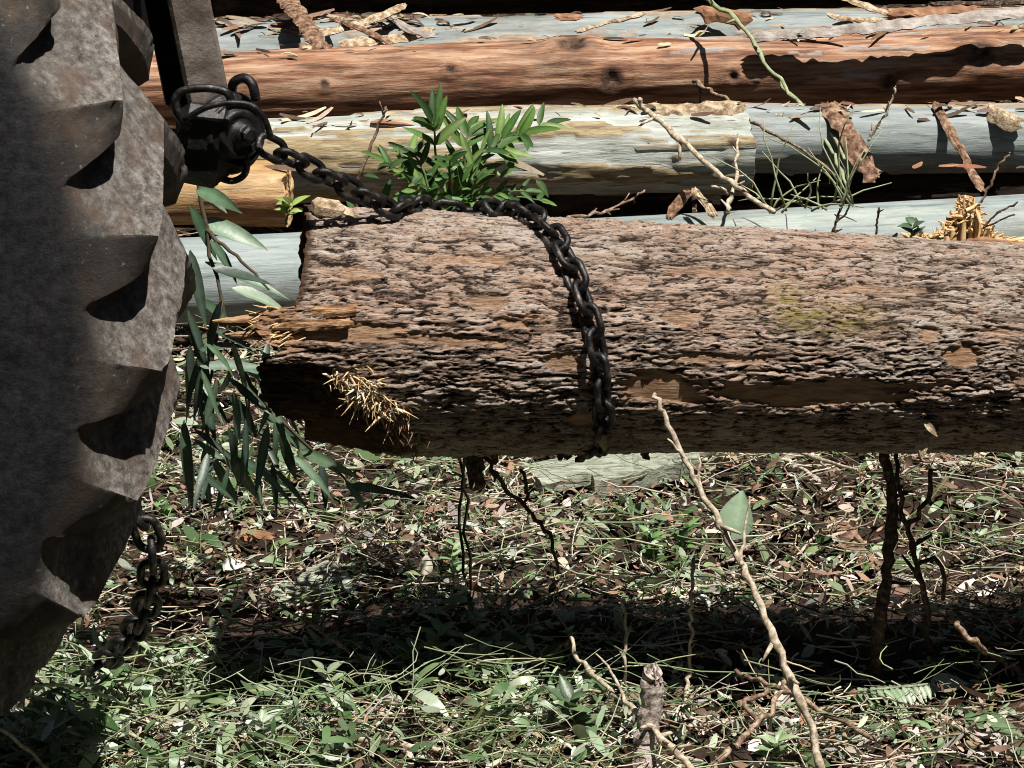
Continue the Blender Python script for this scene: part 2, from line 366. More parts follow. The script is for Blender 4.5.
# ================================================================== LOGS OF THE PILE
LOGS = []
def make_log(name, p0, p1, r0, r1, mat, end_mat, label, cat='log', group=None, bow=0., bowz=0., res=.007, seed=1, lumps=.05, fib=.0025,
             peel=None, knots=(), cuts=(0, 0), lo=None, hi=None):
    LOGS.append((Vector(p0), Vector(p1), r0, r1, bowz))
    p0 = Vector(p0); p1 = Vector(p1); ax = (p1-p0); L = ax.length; ax.normalize()
    rot = Matrix((ax, Vector((0, 0, 1)).cross(ax).normalized(), ax.cross(Vector((0, 0, 1)).cross(ax).normalized()))).transposed()
    nu = int(L/res); nv = int(2*PI*max(r0, r1)/res)
    u = np.linspace(0, 1, nu); v = np.linspace(0, 2*PI, nv, endpoint=False); U, Vv = np.meshgrid(u, v, indexing='ij')
    xx = U*L; cy, cz = np.cos(Vv), np.sin(Vv)
    R = r0+(r1-r0)*U
    R = R*(1+lumps*fbm(xx*2.2, cy*.8, cz*.8, 3, seed))
    f = fbm(xx*5, cy*R*90, cz*R*90, 4, seed+5); R = R+fib*f
    pe = np.zeros_like(R); kn = np.zeros_like(R)
    if peel:
        th, amp, s1 = peel
        q = fbm(xx*1.6, cy*2.4, cz*2.4, 4, seed+20)+.45*fbm(xx*9, cy*11, cz*11, 4, seed+21)
        pe = sst(th, th+.035, q); R = R+amp*pe*(1+.5*fbm(xx*14, cy*R*60, cz*R*60, 3, seed+8))
    for (kx, ka, kr, kh) in knots:                       # knots and branch stubs
        d = np.hypot(xx-kx, ((Vv-ka+PI) % (2*PI)-PI)*r0)/kr
        R = R+kh*np.exp(-d*d*1.2)-kh*1.3*np.exp(-(d*2.3)**2); kn = np.maximum(kn, 1-sst(.35, .75, d+.25*fbm(xx*30, cy*8, cz*8, 3, seed)))
    xj = xx.copy()
    for e, (ii, sg) in enumerate(((0, 1), (nu-1, -1))):
        w = np.exp(-np.abs(xx-xx[ii:ii+1])/.03); xj = xj+sg*w*(cuts[e]*(cy*.5+.5)+.006*fbm(cy*5, cz*5, cy*0, 3, seed+40+e))
    cyl = np.stack([xj, R*cy, R*cz+0*U], -1)
    cyl[..., 1] += bow*4*U*(1-U); cyl[..., 2] += bowz*4*U*(1-U)
    V = cyl.reshape(-1, 3); Q = grid_faces(nu, nv, True); vs = [V]; fq = [Q]; mi = [np.zeros(len(Q), int)]; at = [pe.ravel()]; ka_ = [kn.ravel()]
    off = len(V)
    for ii in (0, nu-1):                                 # end caps: concentric rings with growth-ring relief
        ring = cyl[ii]; c = ring.mean(0); rs = np.linspace(1, 0.02, 14); caps = []
        for k, s in enumerate(rs):
            q = c+(ring-c)*s
            if k: q[:, 0] += .003*vnoise(q[:, 1]*60, q[:, 2]*60, q[:, 1]*0, seed)+.0012*math.sin(k*2.4)
            caps.append(q)
        cv = np.concatenate(caps); vs.append(cv); q = grid_faces(len(rs), nv, True, off)
        fq.append(q if ii else q[:, ::-1]); mi.append(np.ones(len(q), int)); at.append(np.zeros(len(cv))); ka_.append(np.zeros(len(cv))); off += len(cv)
    me = mesh_np(name, np.concatenate(vs), np.concatenate(fq), None, True, {'peel': np.concatenate(at), 'knot': np.concatenate(ka_)}, [mat, end_mat], np.concatenate(mi))
    o = link(name, me); o.matrix_world = Matrix.Translation(p0) @ rot.to_4x4()
    return tag(o, label, cat, group)
GP = 'logs lying in the pile behind'
def ext(a, b, l, r):                                     # prolong a line beyond both ends (m)
    d = (b-a).normalized(); return a-d*l, b+d*r
def on(px, py, Yp): return P(px, py, Yp)
a, b = ext(on(250, 274, 1.62), on(1024, 231, 2.10), .75, .9)
make_log('felled_log', a, b, .077, .080, M['pale'], M['ochre'], 'smooth pale blue-grey log lying lowest, right behind the dragged log', group=GP, bowz=-.012, seed=3, lumps=.03, fib=.0012, peel=(.22, .0015, 0))
a = on(238, 160, 2.2); b = on(752, 147, 2.2)
make_log('felled_log', a, b, .080, .083, M['cream'], M['wood_end'], 'greenish cream log with ragged bark and its sawn end showing mid-picture', group=GP, seed=8, lumps=.09, peel=(.0, .006, 0), fib=.004, cuts=(.0, .03), knots=((.55, .8*PI, .025, .010), (.95, .9*PI, .02, .008)), res=.006)
a, b = ext(on(735, 140, 2.36), on(1024, 138, 2.40), .0, .95)
make_log('felled_log', a, b, .066, .066, M['grey'], M['wood_end'], 'grey log in line with the greenish one, its upper half lit, darkness beneath', group=GP, seed=12, lumps=.08, peel=(.30, .005, 0), fib=.002)
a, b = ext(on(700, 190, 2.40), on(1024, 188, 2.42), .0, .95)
make_log('felled_log', a, b, .062, .06, M['shade_black_log'], M['shade_black_log'], 'log added to blacken the shaded gap under the grey log at right', group=GP, seed=51, lumps=.05, peel=(.1, .005, 0))  # added log; its black stands for the shade under the grey log
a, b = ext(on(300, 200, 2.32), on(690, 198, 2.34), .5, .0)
make_log('felled_log', a, b, .055, .05, M['shade_black_log'], M['shade_black_log'], 'log added to fill the shaded gap under the greenish log with black', group=GP, seed=55, lumps=.05, peel=(.1, .005, 0))  # added log, coloured black as the shade below the greenish one
a, b = ext(on(150, 192, 2.0), on(288, 193, 1.98), .7, 0)
make_log('felled_log', a, b, .062, .060, M['ochre'], M['fresh_wood'], 'short ochre log end just behind the black hitch', group=GP, seed=15, lumps=.05, peel=(.15, .004, 0))
a, b = ext(on(232, 88, 2.9), on(1024, 67, 2.95), .55, .9)
make_log('felled_log', a, b, .076, .082, M['brown'], M['red_wood'], 'peeled reddish brown log with knots, second from the top', group=GP, bowz=.008, seed=21, lumps=.12, peel=(.52, .004, 0), fib=.0035,
         knots=((1.36, .98*PI, .048, .014), (1.28, .60*PI, .06, .022), (1.62, .98*PI, .022, .014), (2.15, .85*PI, .05, .016), (1.02, .85*PI, .02, .008), (.75, .95*PI, .018, .006), (1.95, 1.05*PI, .03, .012)), res=.006)
a, b = ext(on(215, 60, 3.22), on(1024, 47, 3.25), .55, .9)
make_log('felled_log', a, b, .087, .083, M['grey'], M['ochre'], 'pale grey log littered with bark scraps, behind the reddish brown one', group=GP, seed=27, lumps=.09, peel=(.24, .005, 0))
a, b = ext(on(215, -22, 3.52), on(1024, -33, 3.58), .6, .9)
make_log('felled_log', a, b, .085, .08, M['shade_black_log'], M['ochre'], 'log at the very top edge, coloured near-black for its shaded belly', group=GP, seed=33, lumps=.05, peel=(.1, .006, 0), res=.012)  # underside shade put into the log's colour

# ================================================================== THE DRAGGED LOG
A0 = P(300, 331, 0.0); A1 = P(1024, 347, .10)
AX = (A1-A0); LV = AX.length; AX.normalize(); SIDE = Vector((0, 0, 1)).cross(AX).normalized(); TOP = AX.cross(SIDE)     # SIDE points away from the camera
LROT = Matrix((AX, SIDE, TOP)).transposed()
PXM = LV/(1024-300)                                      # metres of axis per pixel
R0, R1 = .1555, .1305
def main_log():
    ph = np.linspace(0, 2*PI, 640, endpoint=False)       # 0 = top, pi/2 = towards the camera
    xs = list(np.arange(0, LV+.18, .0027)); s = .0027
    while xs[-1] < 2.7: s = min(s*1.08, .03); xs.append(xs[-1]+s)
    xs = np.array(xs); nu, nv = len(xs), len(ph)
    deg = np.degrees(ph)
    ex = np.interp(deg, [0, 30, 58, 63, 65, 72, 79, 82, 86, 100, 125, 150, 170, 200, 260, 360],
                   [303, 300, 291, 289, 262, 246, 262, 280, 266, 258, 262, 284, 312, 312, 303, 303])
    ex = (ex-300)*PXM + .006*fbm(np.cos(ph)*9, np.sin(ph)*9, ph*0, 4, 2)
    Xg = xs[:, None]+ex[None, :]*np.exp(-xs[:, None]/.07)
    PHI = np.broadcast_to(ph[None], Xg.shape); DEG = np.degrees(PHI)
    Rb = R0+(R1-R0)*np.clip(Xg/LV, -.2, 3)*np.where(Xg > LV, .6, 1)+np.where(Xg > LV, .4*(R1-R0), 0)
    R = Rb*(1+.022*fbm(Xg*3.5, np.cos(PHI), np.sin(PHI), 3, 5))
    # bark: long narrow plates laid along the log, each tilted like a shingle
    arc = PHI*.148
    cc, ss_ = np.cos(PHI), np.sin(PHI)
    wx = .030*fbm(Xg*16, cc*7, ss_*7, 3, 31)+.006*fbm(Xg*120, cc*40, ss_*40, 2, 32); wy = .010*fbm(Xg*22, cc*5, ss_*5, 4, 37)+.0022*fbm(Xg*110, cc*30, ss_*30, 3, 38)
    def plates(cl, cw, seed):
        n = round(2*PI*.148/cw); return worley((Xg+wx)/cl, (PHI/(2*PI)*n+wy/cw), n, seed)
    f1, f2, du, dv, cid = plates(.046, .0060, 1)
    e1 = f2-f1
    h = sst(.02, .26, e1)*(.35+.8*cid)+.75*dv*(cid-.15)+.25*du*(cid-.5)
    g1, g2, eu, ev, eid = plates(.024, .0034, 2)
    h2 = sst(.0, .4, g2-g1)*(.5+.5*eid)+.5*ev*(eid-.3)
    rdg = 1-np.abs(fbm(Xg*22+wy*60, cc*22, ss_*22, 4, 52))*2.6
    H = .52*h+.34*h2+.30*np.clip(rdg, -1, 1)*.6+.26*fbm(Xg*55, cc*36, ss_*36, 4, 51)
    big = fbm(Xg*6, np.cos(PHI)*1.6, np.sin(PHI)*1.6, 4, 61)
    # bare patches where the bark has been rubbed away
    bare = np.zeros_like(R); px = 300+Xg/PXM
    for (cx, cd, w, d, s) in ((745, 102, 150, 8, 1), (640, 98, 34, 9, 1), (510, 67, 30, 4.5, .9), (545, 86, 22, 4, .8), (935, 78, 20, 6, 1), (900, 69, 14, 5, .8), (330, 74, 60, 6, .9), (575, 118, 24, 5, 1),
                              (655, 62, 22, 4, .6), (465, 58, 18, 4, .6), (1000, 92, 22, 5, .6), (350, 47, 22, 4, .6), (350, 92, 40, 5, .5), (420, 76, 62, 3, .7), (700, 82, 55, 3, .7), (870, 96, 75, 4, .8), (985, 66, 45, 3, .6), (690, 38, 50, 3, .6), (860, 44, 40, 3, .6), (450, 36, 45, 3, .6)):
        d2 = ((px-cx)/w)**2+((DEG-cd)/d)**2+1.5*fbm(Xg*22, cc*9, ss_*9, 5, int(cx))+1.0*(.45-cid)
        bare = np.maximum(bare, s*(1-sst(.6, 1.0, d2)))
    moss = np.exp(-((px-795)/45)**2-((DEG-60)/8)**2)+.5*np.exp(-((px-760)/20)**2-((DEG-50)/9)**2)
    tone = np.clip(np.exp(-((px-770)/26)**2-((DEG-66)/7)**2)+np.exp(-((px-835)/10)**2-((DEG-86)/3)**2)+.6*sst(.25, .6, fbm(Xg*9, np.cos(PHI)*3, np.sin(PHI)*3, 3, 77)), 0, 1)
    amp = .0068*(1+1.1*big)
    R = R+amp*(H-.35)*(1-.93*bare)-bare*.004
    # the felling notch at the lower near corner of the butt: a torn slope, no bark on it
    bx = np.interp(DEG, [84, 90, 100, 112, 125, 150, 168, 186, 205], [0, 318, 345, 372, 398, 412, 400, 340, 250])+13*fbm(np.cos(PHI)*14, np.sin(PHI)*14, PHI*0, 3, 71)
    dpt = np.clip(bx-px, 0, None)*PXM; R = R-np.minimum(dpt*.5, .05)*(1+.25*fbm(Xg*30, np.cos(PHI)*14, np.sin(PHI)*14, 4, 81))
    wood = sst(0, .006, dpt); wood = np.maximum(wood, sst(.0, .01, .012-(Xg-ex[None])))
    tongue = ((DEG > 62) & (DEG < 84) & (px < 292)); bare = np.where(tongue, 1, bare); wood = np.where(tongue, 0, wood)
    V = np.stack([Xg, -R*np.sin(PHI), R*np.cos(PHI)], -1)
    ring = V[0].copy(); cen = np.array([.03, .02, 0]); caps = []
    for k, s in enumerate(np.linspace(.985, .02, 22)):
        q = cen+(ring-cen)*s; q[:, 0] = np.where(True, ring[:, 0]*s**2.2+cen[0]*(1-s**2.2), 0)+.008*fbm(q[:, 1]*40, q[:, 2]*40, q[:, 1]*0, 3, 91)*(1-s**8); caps.append(q)
    cap = np.concatenate([V[0]]+caps); Q1 = grid_faces(nu, nv, True); Q2 = grid_faces(23, nv, True, nu*nv)
    far = V[-1]; fc = far.mean(0); farcap = np.concatenate([far, fc+(far-fc)*.5, fc+(far-fc)*.02]); Q3 = grid_faces(3, nv, True, nu*nv+len(cap))
    allv = np.concatenate([V.reshape(-1, 3), cap, farcap]); ex_n = len(cap)+len(farcap)
    z = np.zeros(ex_n)
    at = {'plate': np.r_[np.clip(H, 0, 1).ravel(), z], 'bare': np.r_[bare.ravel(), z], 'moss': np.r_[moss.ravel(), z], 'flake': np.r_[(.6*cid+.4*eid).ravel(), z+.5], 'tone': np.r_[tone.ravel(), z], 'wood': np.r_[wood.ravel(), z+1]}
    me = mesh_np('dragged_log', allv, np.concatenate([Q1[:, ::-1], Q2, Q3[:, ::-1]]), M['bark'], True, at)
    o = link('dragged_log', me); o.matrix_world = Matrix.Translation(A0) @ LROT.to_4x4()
    return tag(o, 'big rough-barked log with a torn butt, held off the ground by the chain', 'log')
LOG = main_log()
def lp(px, deg, lift=0.):                                # a world point on (or above) the skin of the dragged log
    x = (px-300)*PXM; r = R0+(R1-R0)*x/LV+lift; a = math.radians(deg)
    return A0+AX*x-SIDE*(r*math.sin(a))+TOP*(r*math.cos(a))
def ln(deg): a = math.radians(deg); return -SIDE*math.sin(a)+TOP*math.cos(a)
def log_part(mb, name, mat, smooth=True):
    o = mb.build(name, mat, None, smooth); o.parent = LOG; o.matrix_parent_inverse = LOG.matrix_world.inverted(); return o
# torn hinge tongue: long ragged splinters sticking out of the butt
mb = MB()
for (x0, x1, dg, w, t, lf) in ((352, 212, 67.5, .020, .008, -.010), (346, 246, 64, .015, .008, -.004), (352, 224, 74, .022, .009, -.016), (345, 268, 79, .017, .008, -.018), (340, 256, 70, .012, .007, .0)):
    n = 22; vs = []
    for i in range(n+1):
        f = i/n; ta = 1-.8*max(0, (f-.6)/.4)**1.5; wt = w*ta*(1+random.uniform(-.10, .10)); wb = w*ta*(1+random.uniform(-.25, .1))
        a0 = wt/.155/2; x = x0+(x1-x0)*f; dd = dg+2.5*f
        for (sg, wd, lv) in ((-1, wt, t), (-.3, wt, t*1.25), (.35, wt, t*1.15), (1, wb, t*.8), (1, wb, 0), (-1, wt, 0)):
            vs.append(lp(x, dd+math.degrees(sg*wd/.155/2), lf-.012*f*f+lv+random.uniform(-.0006, .0006)))
    mb.add(vs, [(i*6+k, i*6+(k+1) % 6, i*6+6+(k+1) % 6, i*6+6+k) for i in range(n) for k in range(6)]+[tuple(range(6)), tuple(n*6+k for k in range(6))[::-1]])
log_part(mb, 'torn_tongue', M['tongue'], False)
mb = MB()
for i in range(34):
    x0 = random.uniform(250, 300); dg = random.uniform(63, 80); p = lp(x0, dg, -.003); d = (-AX*random.uniform(.3, 1)+ln(dg)*random.uniform(-.2, .5)+Vector((0, 0, random.uniform(-.5, .3)))).normalized(); L = random.uniform(.008, .022)
    mb.tube([p, p+d*L*.5, p+d*L], [.0014, .0010, .0003], 4, False)
log_part(mb, 'fine_splinters', M['fresh_wood'])
# pale fibre tuft along the notch edge
mb = MB()
for i in range(300):
    bx = random.gauss(364, 15); dg = random.gauss(104, 4)+(bx-362)*.22; p = lp(bx, dg, -.006)
    d = (AX*random.gauss(.1, .6)+ln(dg)*random.uniform(.2, .8)-TOP*random.gauss(.25, .5)).normalized(); L = random.lognormvariate(-4.1, .45)
    k = (d+Vector((random.gauss(0, .5), random.gauss(0, .3), random.gauss(-.25, .45)))).normalized(); w = random.choice((.0009, .0015, .0026))
    mb.tube([p-d*.006, p+d*L*.5, p+d*L*.5+k*L*.5], [w, w*.8, .0002], 4, False)
log_part(mb, 'fibre_tuft', M['pale_wood'])
mb = MB()
for i in range(60):
    dg = random.uniform(104, 138); p = lp(np.interp(dg, [104, 138], [385, 408])+random.gauss(0, 6), dg, -.002); d = (AX*random.gauss(.1, .25)-TOP*random.uniform(.4, 1)+ln(dg)*.4).normalized(); L = random.uniform(.008, .03)
    mb.tube([p, p+d*L*.5+AX*random.gauss(0, .004), p+d*L], [.0014, .0011, .0003], 4, False)
log_part(mb, 'red_fibres', M['red_wood'])
# bark and wood chips along the top of the butt
mb = MB(); c = lp(322, 4, .006); mb.box(c, (.040, .03, .022), Matrix.Rotation(.25, 3, 'Y')@Matrix.Rotation(.3, 3, 'Z'), .006); mb.box(lp(338, 3, .002), (.03, .025, .012), Matrix.Rotation(.5, 3, 'Y'), .004)
log_part(mb, 'wood_chip', M['strip_tan'], False)
# hanging bark rags under the belly and the stub of a twig
for (px, dg, L) in ((466, 160, .05), (473, 156, .055), (480, 163, .035), (490, 158, .02), (578, 160, .02), (572, 165, .012), (556, 158, .012), (640, 160, .01)):
    mb = MB(); p = lp(px, dg, -.004); q = [p]
    for i in range(4): q.append(q[-1]+Vector((random.gauss(0, .004), random.gauss(0, .004), -L/4)))
    mb.tube(q, [.007, .0065, .005, .006, .002], 6, True, .4); log_part(mb, 'bark_rag', M['stick_dark'])
mb = MB(); mb.leaf(lp(905, 128, .0), Vector((.05, -.3, -1)), ln(100), .036, .016, .2, .2); mb.leaf(lp(904, 117, .004), Vector((.7, -.3, -.75)), ln(80), .026, .008, .3, .2)
log_part(mb, 'bark_flake', M['strip_tan'])
mb = MB(); mb.leaf(lp(588, 121, .016), Vector((.1, -.2, -1)), ln(95), .022, .013, .3, .1)
log_part(mb, 'bark_flake', M['strip_tan'])

# ================================================================== TRACTOR REAR: wheel, link arm, hitch
tr = empty('tractor', (-1.0, -.3, 0), 'rear corner of a muddy tractor, its lugged tyre and black greasy hitch in view', 'tractor')
WC = Vector((-1.012, -.50, .732)); PSI = math.radians(.5)
TYRE_PHASE = math.radians(.8)
def tyre_mesh():
    NL = 28
    # half profiles (a, r), near side: the lug envelope and the groove floor share their points from the bead to the lug tips
    bead = [(-.135, .33), (-.165, .345), (-.195, .40), (-.212, .455), (-.216, .50), (-.210, .545)]
    pA = np.array(bead+[(-.199, .578), (-.184, .606), (-.164, .634), (-.143, .652), (-.126, .658), (-.09, .660), (-.045, .662), (0, .662)])
    pB = np.array(bead+[(-.199, .578), (-.182, .586), (-.158, .592), (-.132, .600), (-.108, .612), (-.08, .622), (-.04, .630), (0, .633)])
    idx = np.concatenate([np.linspace(0, 5, 26)[:-1], np.linspace(5, 13, 86)]); gI = np.interp(idx, [6, 9.3], [0, 1])
    def half(p):
        aa = np.interp(idx, np.arange(len(p)), p[:, 0]); rr = np.interp(idx, np.arange(len(p)), p[:, 1])
        for _ in range(5): aa[1:-1] = (aa[:-2]+2*aa[1:-1]+aa[2:])/4; rr[1:-1] = (rr[:-2]+2*rr[1:-1]+rr[2:])/4
        return aa, rr
    aA, rA = half(pA); aB, rB = half(pB)
    mir = lambda v, sg: np.concatenate([v, sg*v[:-1][::-1]])
    aA, aB, rA, rB, g, ii = mir(aA, -1), mir(aB, -1), mir(rA, 1), mir(rB, 1), mir(gI, 1), mir(idx, 1)
    ws = np.array([0, .012, .028, .040, .055, .09, .14, .20, .26, .32, .38, .43, .47, .492, .5, .508, .53, .56, .60, .65, .70, .75, .80, .85, .90, .93, .96, .98]); k = len(ws)
    b = .15*g; c = .62-.19*g
    u = np.stack([np.interp(ws, [0, .04, .5, 1], [b[j], b[j]+.05, c[j], 1+b[j]]) for j in range(len(g))], 1)        # k, ns
    shear = np.clip((ii-9.3)/3.7, 0, 1)*.62
    h = np.where(ws < .04, ws/.04, np.where(ws <= .5, 1, np.clip(1-(ws-.5)/.42, 0, 1)**1.3))
    h = np.where(ws <= .5, h*np.interp(ws, [.04, .5], [.68, 1.02]), h*1.02)
    U = (np.repeat(np.arange(NL), k)[:, None]+np.tile(u, (NL, 1))+shear[None]); th = U*2*PI/NL+TYRE_PHASE
    H = np.tile(h, NL)[:, None]+0*U
    r = rB[None]+(rA-rB)[None]*H; a = aB[None]+(aA-aB)[None]*H
    x, z = r*np.cos(th), r*np.sin(th)
    n1 = fbm(x*16, a*16, z*16, 4, 3)*.0026+fbm(x*70, a*70, z*70, 3, 7)*.0013
    tread = np.interp(ii, [5, 8], [.35, 1])[None]
    pit = -.0035*sst(.28, .5, fbm(x*34, a*34, z*34, 3, 17))*(H > .6)*tread
    r = r+(n1+pit)*tread; a = a-np.sign(a)*n1*.6; x, z = r*np.cos(th), r*np.sin(th)
    V = np.stack([x, a, z], -1).transpose(1, 0, 2).reshape(-1, 3); nT = NL*k; ns = len(g)
    side = np.broadcast_to(np.interp(ii, [5.6, 7.0], [1, 0])[None], H.shape)  # where the rubber is painted dark as in shade
    sunlit_face = np.tile(((ws > .485) & (ws < .9)).astype(float), NL)[:, None]*np.interp(ii, [6.3, 7.6], [0, 1])[None]
    crest = np.clip(sunlit_face+np.interp(ii, [9, 10], [0, 1])[None]*(H > .9), 0, 1)*(.5+.5*H)  # where the lugs are painted light as in sun
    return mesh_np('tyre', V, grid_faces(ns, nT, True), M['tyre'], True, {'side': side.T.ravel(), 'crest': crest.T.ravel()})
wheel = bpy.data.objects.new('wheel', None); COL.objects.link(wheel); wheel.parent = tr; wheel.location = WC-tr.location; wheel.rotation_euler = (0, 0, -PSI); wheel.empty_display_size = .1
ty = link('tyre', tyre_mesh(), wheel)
m_ = ty.modifiers.new('split', 'EDGE_SPLIT'); m_.split_angle = math.radians(34)
mb = MB(); mb.lathe([(-.15, .335), (-.165, .35), (-.15, .325), (-.09, .30), (-.05, .285), (-.03, .18), (-.05, .12), (-.08, .11), (-.09, .02)], (0, 0, 0), (0, 1, 0), 48)
rim = mb.build('rim', M['rim'], None); rim.parent = wheel
for k in range(8):
    t = k*PI/4; mb = MB(); mb.lathe([(-.062, .012), (-.046, .012), (-.03, .011)], (.14*math.cos(t), -.0, .14*math.sin(t)), (0, 1, 0), 6)
    nb = mb.build('wheel_bolt', M['steel'], None, False); nb.parent = rim
def tpart(mb, name, mat, smooth=False): return mb.build(name, mat, tr, smooth)
mb = MB(); ax = Vector((math.sin(PSI), math.cos(PSI), 0)); mb.lathe([(0, .07), (.12, .075), (.2, .06), (.55, .07), (.6, .12), (.62, .12)], WC+ax*.02, ax, 24)
tpart(mb, 'axle_housing', M['grease'], True)
mb = MB(); mb.box((-.74, .12, 1.06), (.58, .5, .46), Matrix.Rotation(-PSI, 3, 'Z'), .03); tpart(mb, 'gearbox_housing', M['black_paint'])
# link arm: a flat rusty bar coming down to the hitch
def bar(mb, p, q, w, t, nrm, bev=.004):
    p = Vector(p); q = Vector(q); z = (q-p).normalized(); x = z.cross(Vector(nrm)).normalized(); y = z.cross(x)
    mb.box((p+q)/2, (w, t, (q-p).length), Matrix((x, y, z)).transposed(), bev)
YH = -.08
mb = MB(); bar(mb, P(160, -140, YH), P(211, 112, YH), .050, .020, (.25, -1, 0)); tpart(mb, 'link_arm', M['steel'])
mb = MB(); bar(mb, P(140, -130, YH+.05), P(186, 105, YH+.05), .05, .02, (-.4, -1, 0)); tpart(mb, 'link_arm', M['grease'])
# hitch head: a greasy casting with a ringed drum facing the log
mb = MB(); mb.box(P(205, 140, YH), (.070, .075, .095), Matrix.Rotation(.15, 3, 'Y'), .014); mb.box(P(196, 172, YH+.02), (.06, .06, .02), Matrix.Rotation(.2, 3, 'Y'), .006); tpart(mb, 'hitch_casting', M['grease'])
dc = P(228, 133, YH); da = Vector((.62, -.76, .12)).normalized()
mb = MB(); mb.lathe([(-.05, .040), (-.02, .046), (.0, .048), (.006, .050), (.012, .046), (.012, .041), (.018, .041), (.022, .037), (.018, .034), (.018, .030), (.028, .030), (.031, .025), (.028, .021), (.028, .014), (.040, .013), (.042, .009)], dc, da, 36)
tpart(mb, 'ringed_drum', M['grease'], True)
mb = MB(); hp = wob([P(188, 128, YH-.045), P(177, 112, YH-.05), P(176, 97, YH-.05), P(186, 90, YH-.05), P(208, 88, YH-.052), P(226, 92, YH-.05), P(231, 100, YH-.045)], 24, 0); mb.tube(hp, .0052, 10)
tpart(mb, 'bent_handle', M['chain'], True)
mb = MB(); mb.tube(wob([P(185, 120, YH-.052), P(205, 108, YH-.058), P(228, 103, YH-.06), P(250, 105, YH-.06), P(264, 118, YH-.055), P(271, 138, YH-.045)], 24, 0), .0038, 8); tpart(mb, 'clamp_strap', M['chain'], True)
mb = MB(); mb.tube(wob([P(232, 100, YH+.03), P(233, 84, YH+.02), P(243, 78, YH+.01), P(252, 84, YH), P(256, 100, YH)], 18, 0), .006, 10); tpart(mb, 'shackle', M['chain'], True)
mb = MB(); mb.tube(wob([P(244, 150, YH-.02), P(247, 166, YH-.02), P(243, 176, YH-.02), P(232, 181, YH-.02), P(220, 178, YH-.015)], 18, 0), .0042, 9); tpart(mb, 'hook', M['chain'], True)
mb = MB(); mb.lathe([(0, .011), (.014, .011), (.016, .007)], dc+da*.034, da, 6); tpart(mb, 'drum_nut', M['chain'])

# ================================================================== CHAINS
def link_mesh(L, w, r):
    mb = MB(); pts = []; hl = L/2-w/2
    for i in range(28):
        t = 2*PI*i/28; x = math.cos(t)*w/2; z = math.sin(t)*w/2; pts.append(Vector((x, 0, z+(hl if z >= 0 else -hl))))
    vs = []; n = 9
    for i, p in enumerate(pts):
        tg = (pts[(i+1) % 28]-pts[i-1]).normalized(); nb = Vector((0, 1, 0)); na = tg.cross(nb)
        for k in range(n): vs.append(p+na*(math.cos(2*PI*k/n)*r)+nb*(math.sin(2*PI*k/n)*r))
    fs = [(i*n+k, i*n+(k+1) % n, ((i+1) % 28)*n+(k+1) % n, ((i+1) % 28)*n+k) for i in range(28) for k in range(n)]
    mb.add(vs, fs); me = mb.build('link_proto', M['chain'], None)
    d = me.data; bpy.data.objects.remove(me); d.name = 'chain_link'; return d
def chain(name, label, path, L, w, r, nrm_fn, roll0=0, group=None):
    pitch = L-2*r*1.12; me = link_mesh(L, w, r)
    d = [0]
    for i in range(len(path)-1): d.append(d[-1]+(path[i+1]-path[i]).length)
    root = empty(name, path[0], label, 'chain', group); n = int(d[-1]/pitch)
    def at(s):
        s = min(max(s, 0), d[-1]-1e-6); i = max(j for j in range(len(d)-1) if d[j] <= s); f = (s-d[i])/(d[i+1]-d[i]); return path[i].lerp(path[i+1], f)
    for k in range(n):
        p = at(k*pitch); q = at((k+1)*pitch); t = (q-p).normalized(); c = (p+q)/2; nn = nrm_fn(c); nn = (nn-t*nn.dot(t)).normalized(); b = nn.cross(t)
        R = Matrix((b, nn, t)).transposed()@Matrix.Rotation((k % 2)*PI/2+roll0+random.uniform(-.22, .22), 3, 'Z')
        o = link('link', me, root); o.location = c-root.location; o.rotation_euler = R.to_euler()
    return root
pth = [P(262, 143, YH-.03), lp(384, 8, .012)]
pth += [lp(x, d, .011) for x, d in ((398, -2), (412, -16), (430, -30), (470, -34), (492, -22), (508, -8), (524, 6), (535, 18), (543, 30), (552, 42), (560, 54), (567, 64), (574, 76), (579, 88), (583, 100), (587, 112), (589, 124), (570, 215), (550, 250), (535, 280), (520, 310), (500, 340), (480, 352))]
pth[-6:-6] = [lp(589, 138, .004), lp(587, 152, -.002), lp(582, 180, -.006)]
def lnrm(c):
    v = c-A0; v = v-AX*v.dot(AX); return v.normalized()
chain('drag_chain', 'black iron chain running from the hitch and looped around the log', pth, .041, .0245, .0045, lnrm, PI/4)
pth = wob([P(112, 480, -.22), P(147, 530, -.22), P(153, 570, -.20), P(146, 606, -.16), P(128, 640, -.10), P(104, 662, -.02), P(80, 676, .0)], 30, 0)
chain('loose_chain', 'slack dark chain dangling to the ground beside the tyre', pth, .044, .029, .0052, lambda c: Vector((.3, -1, .2)), .2)

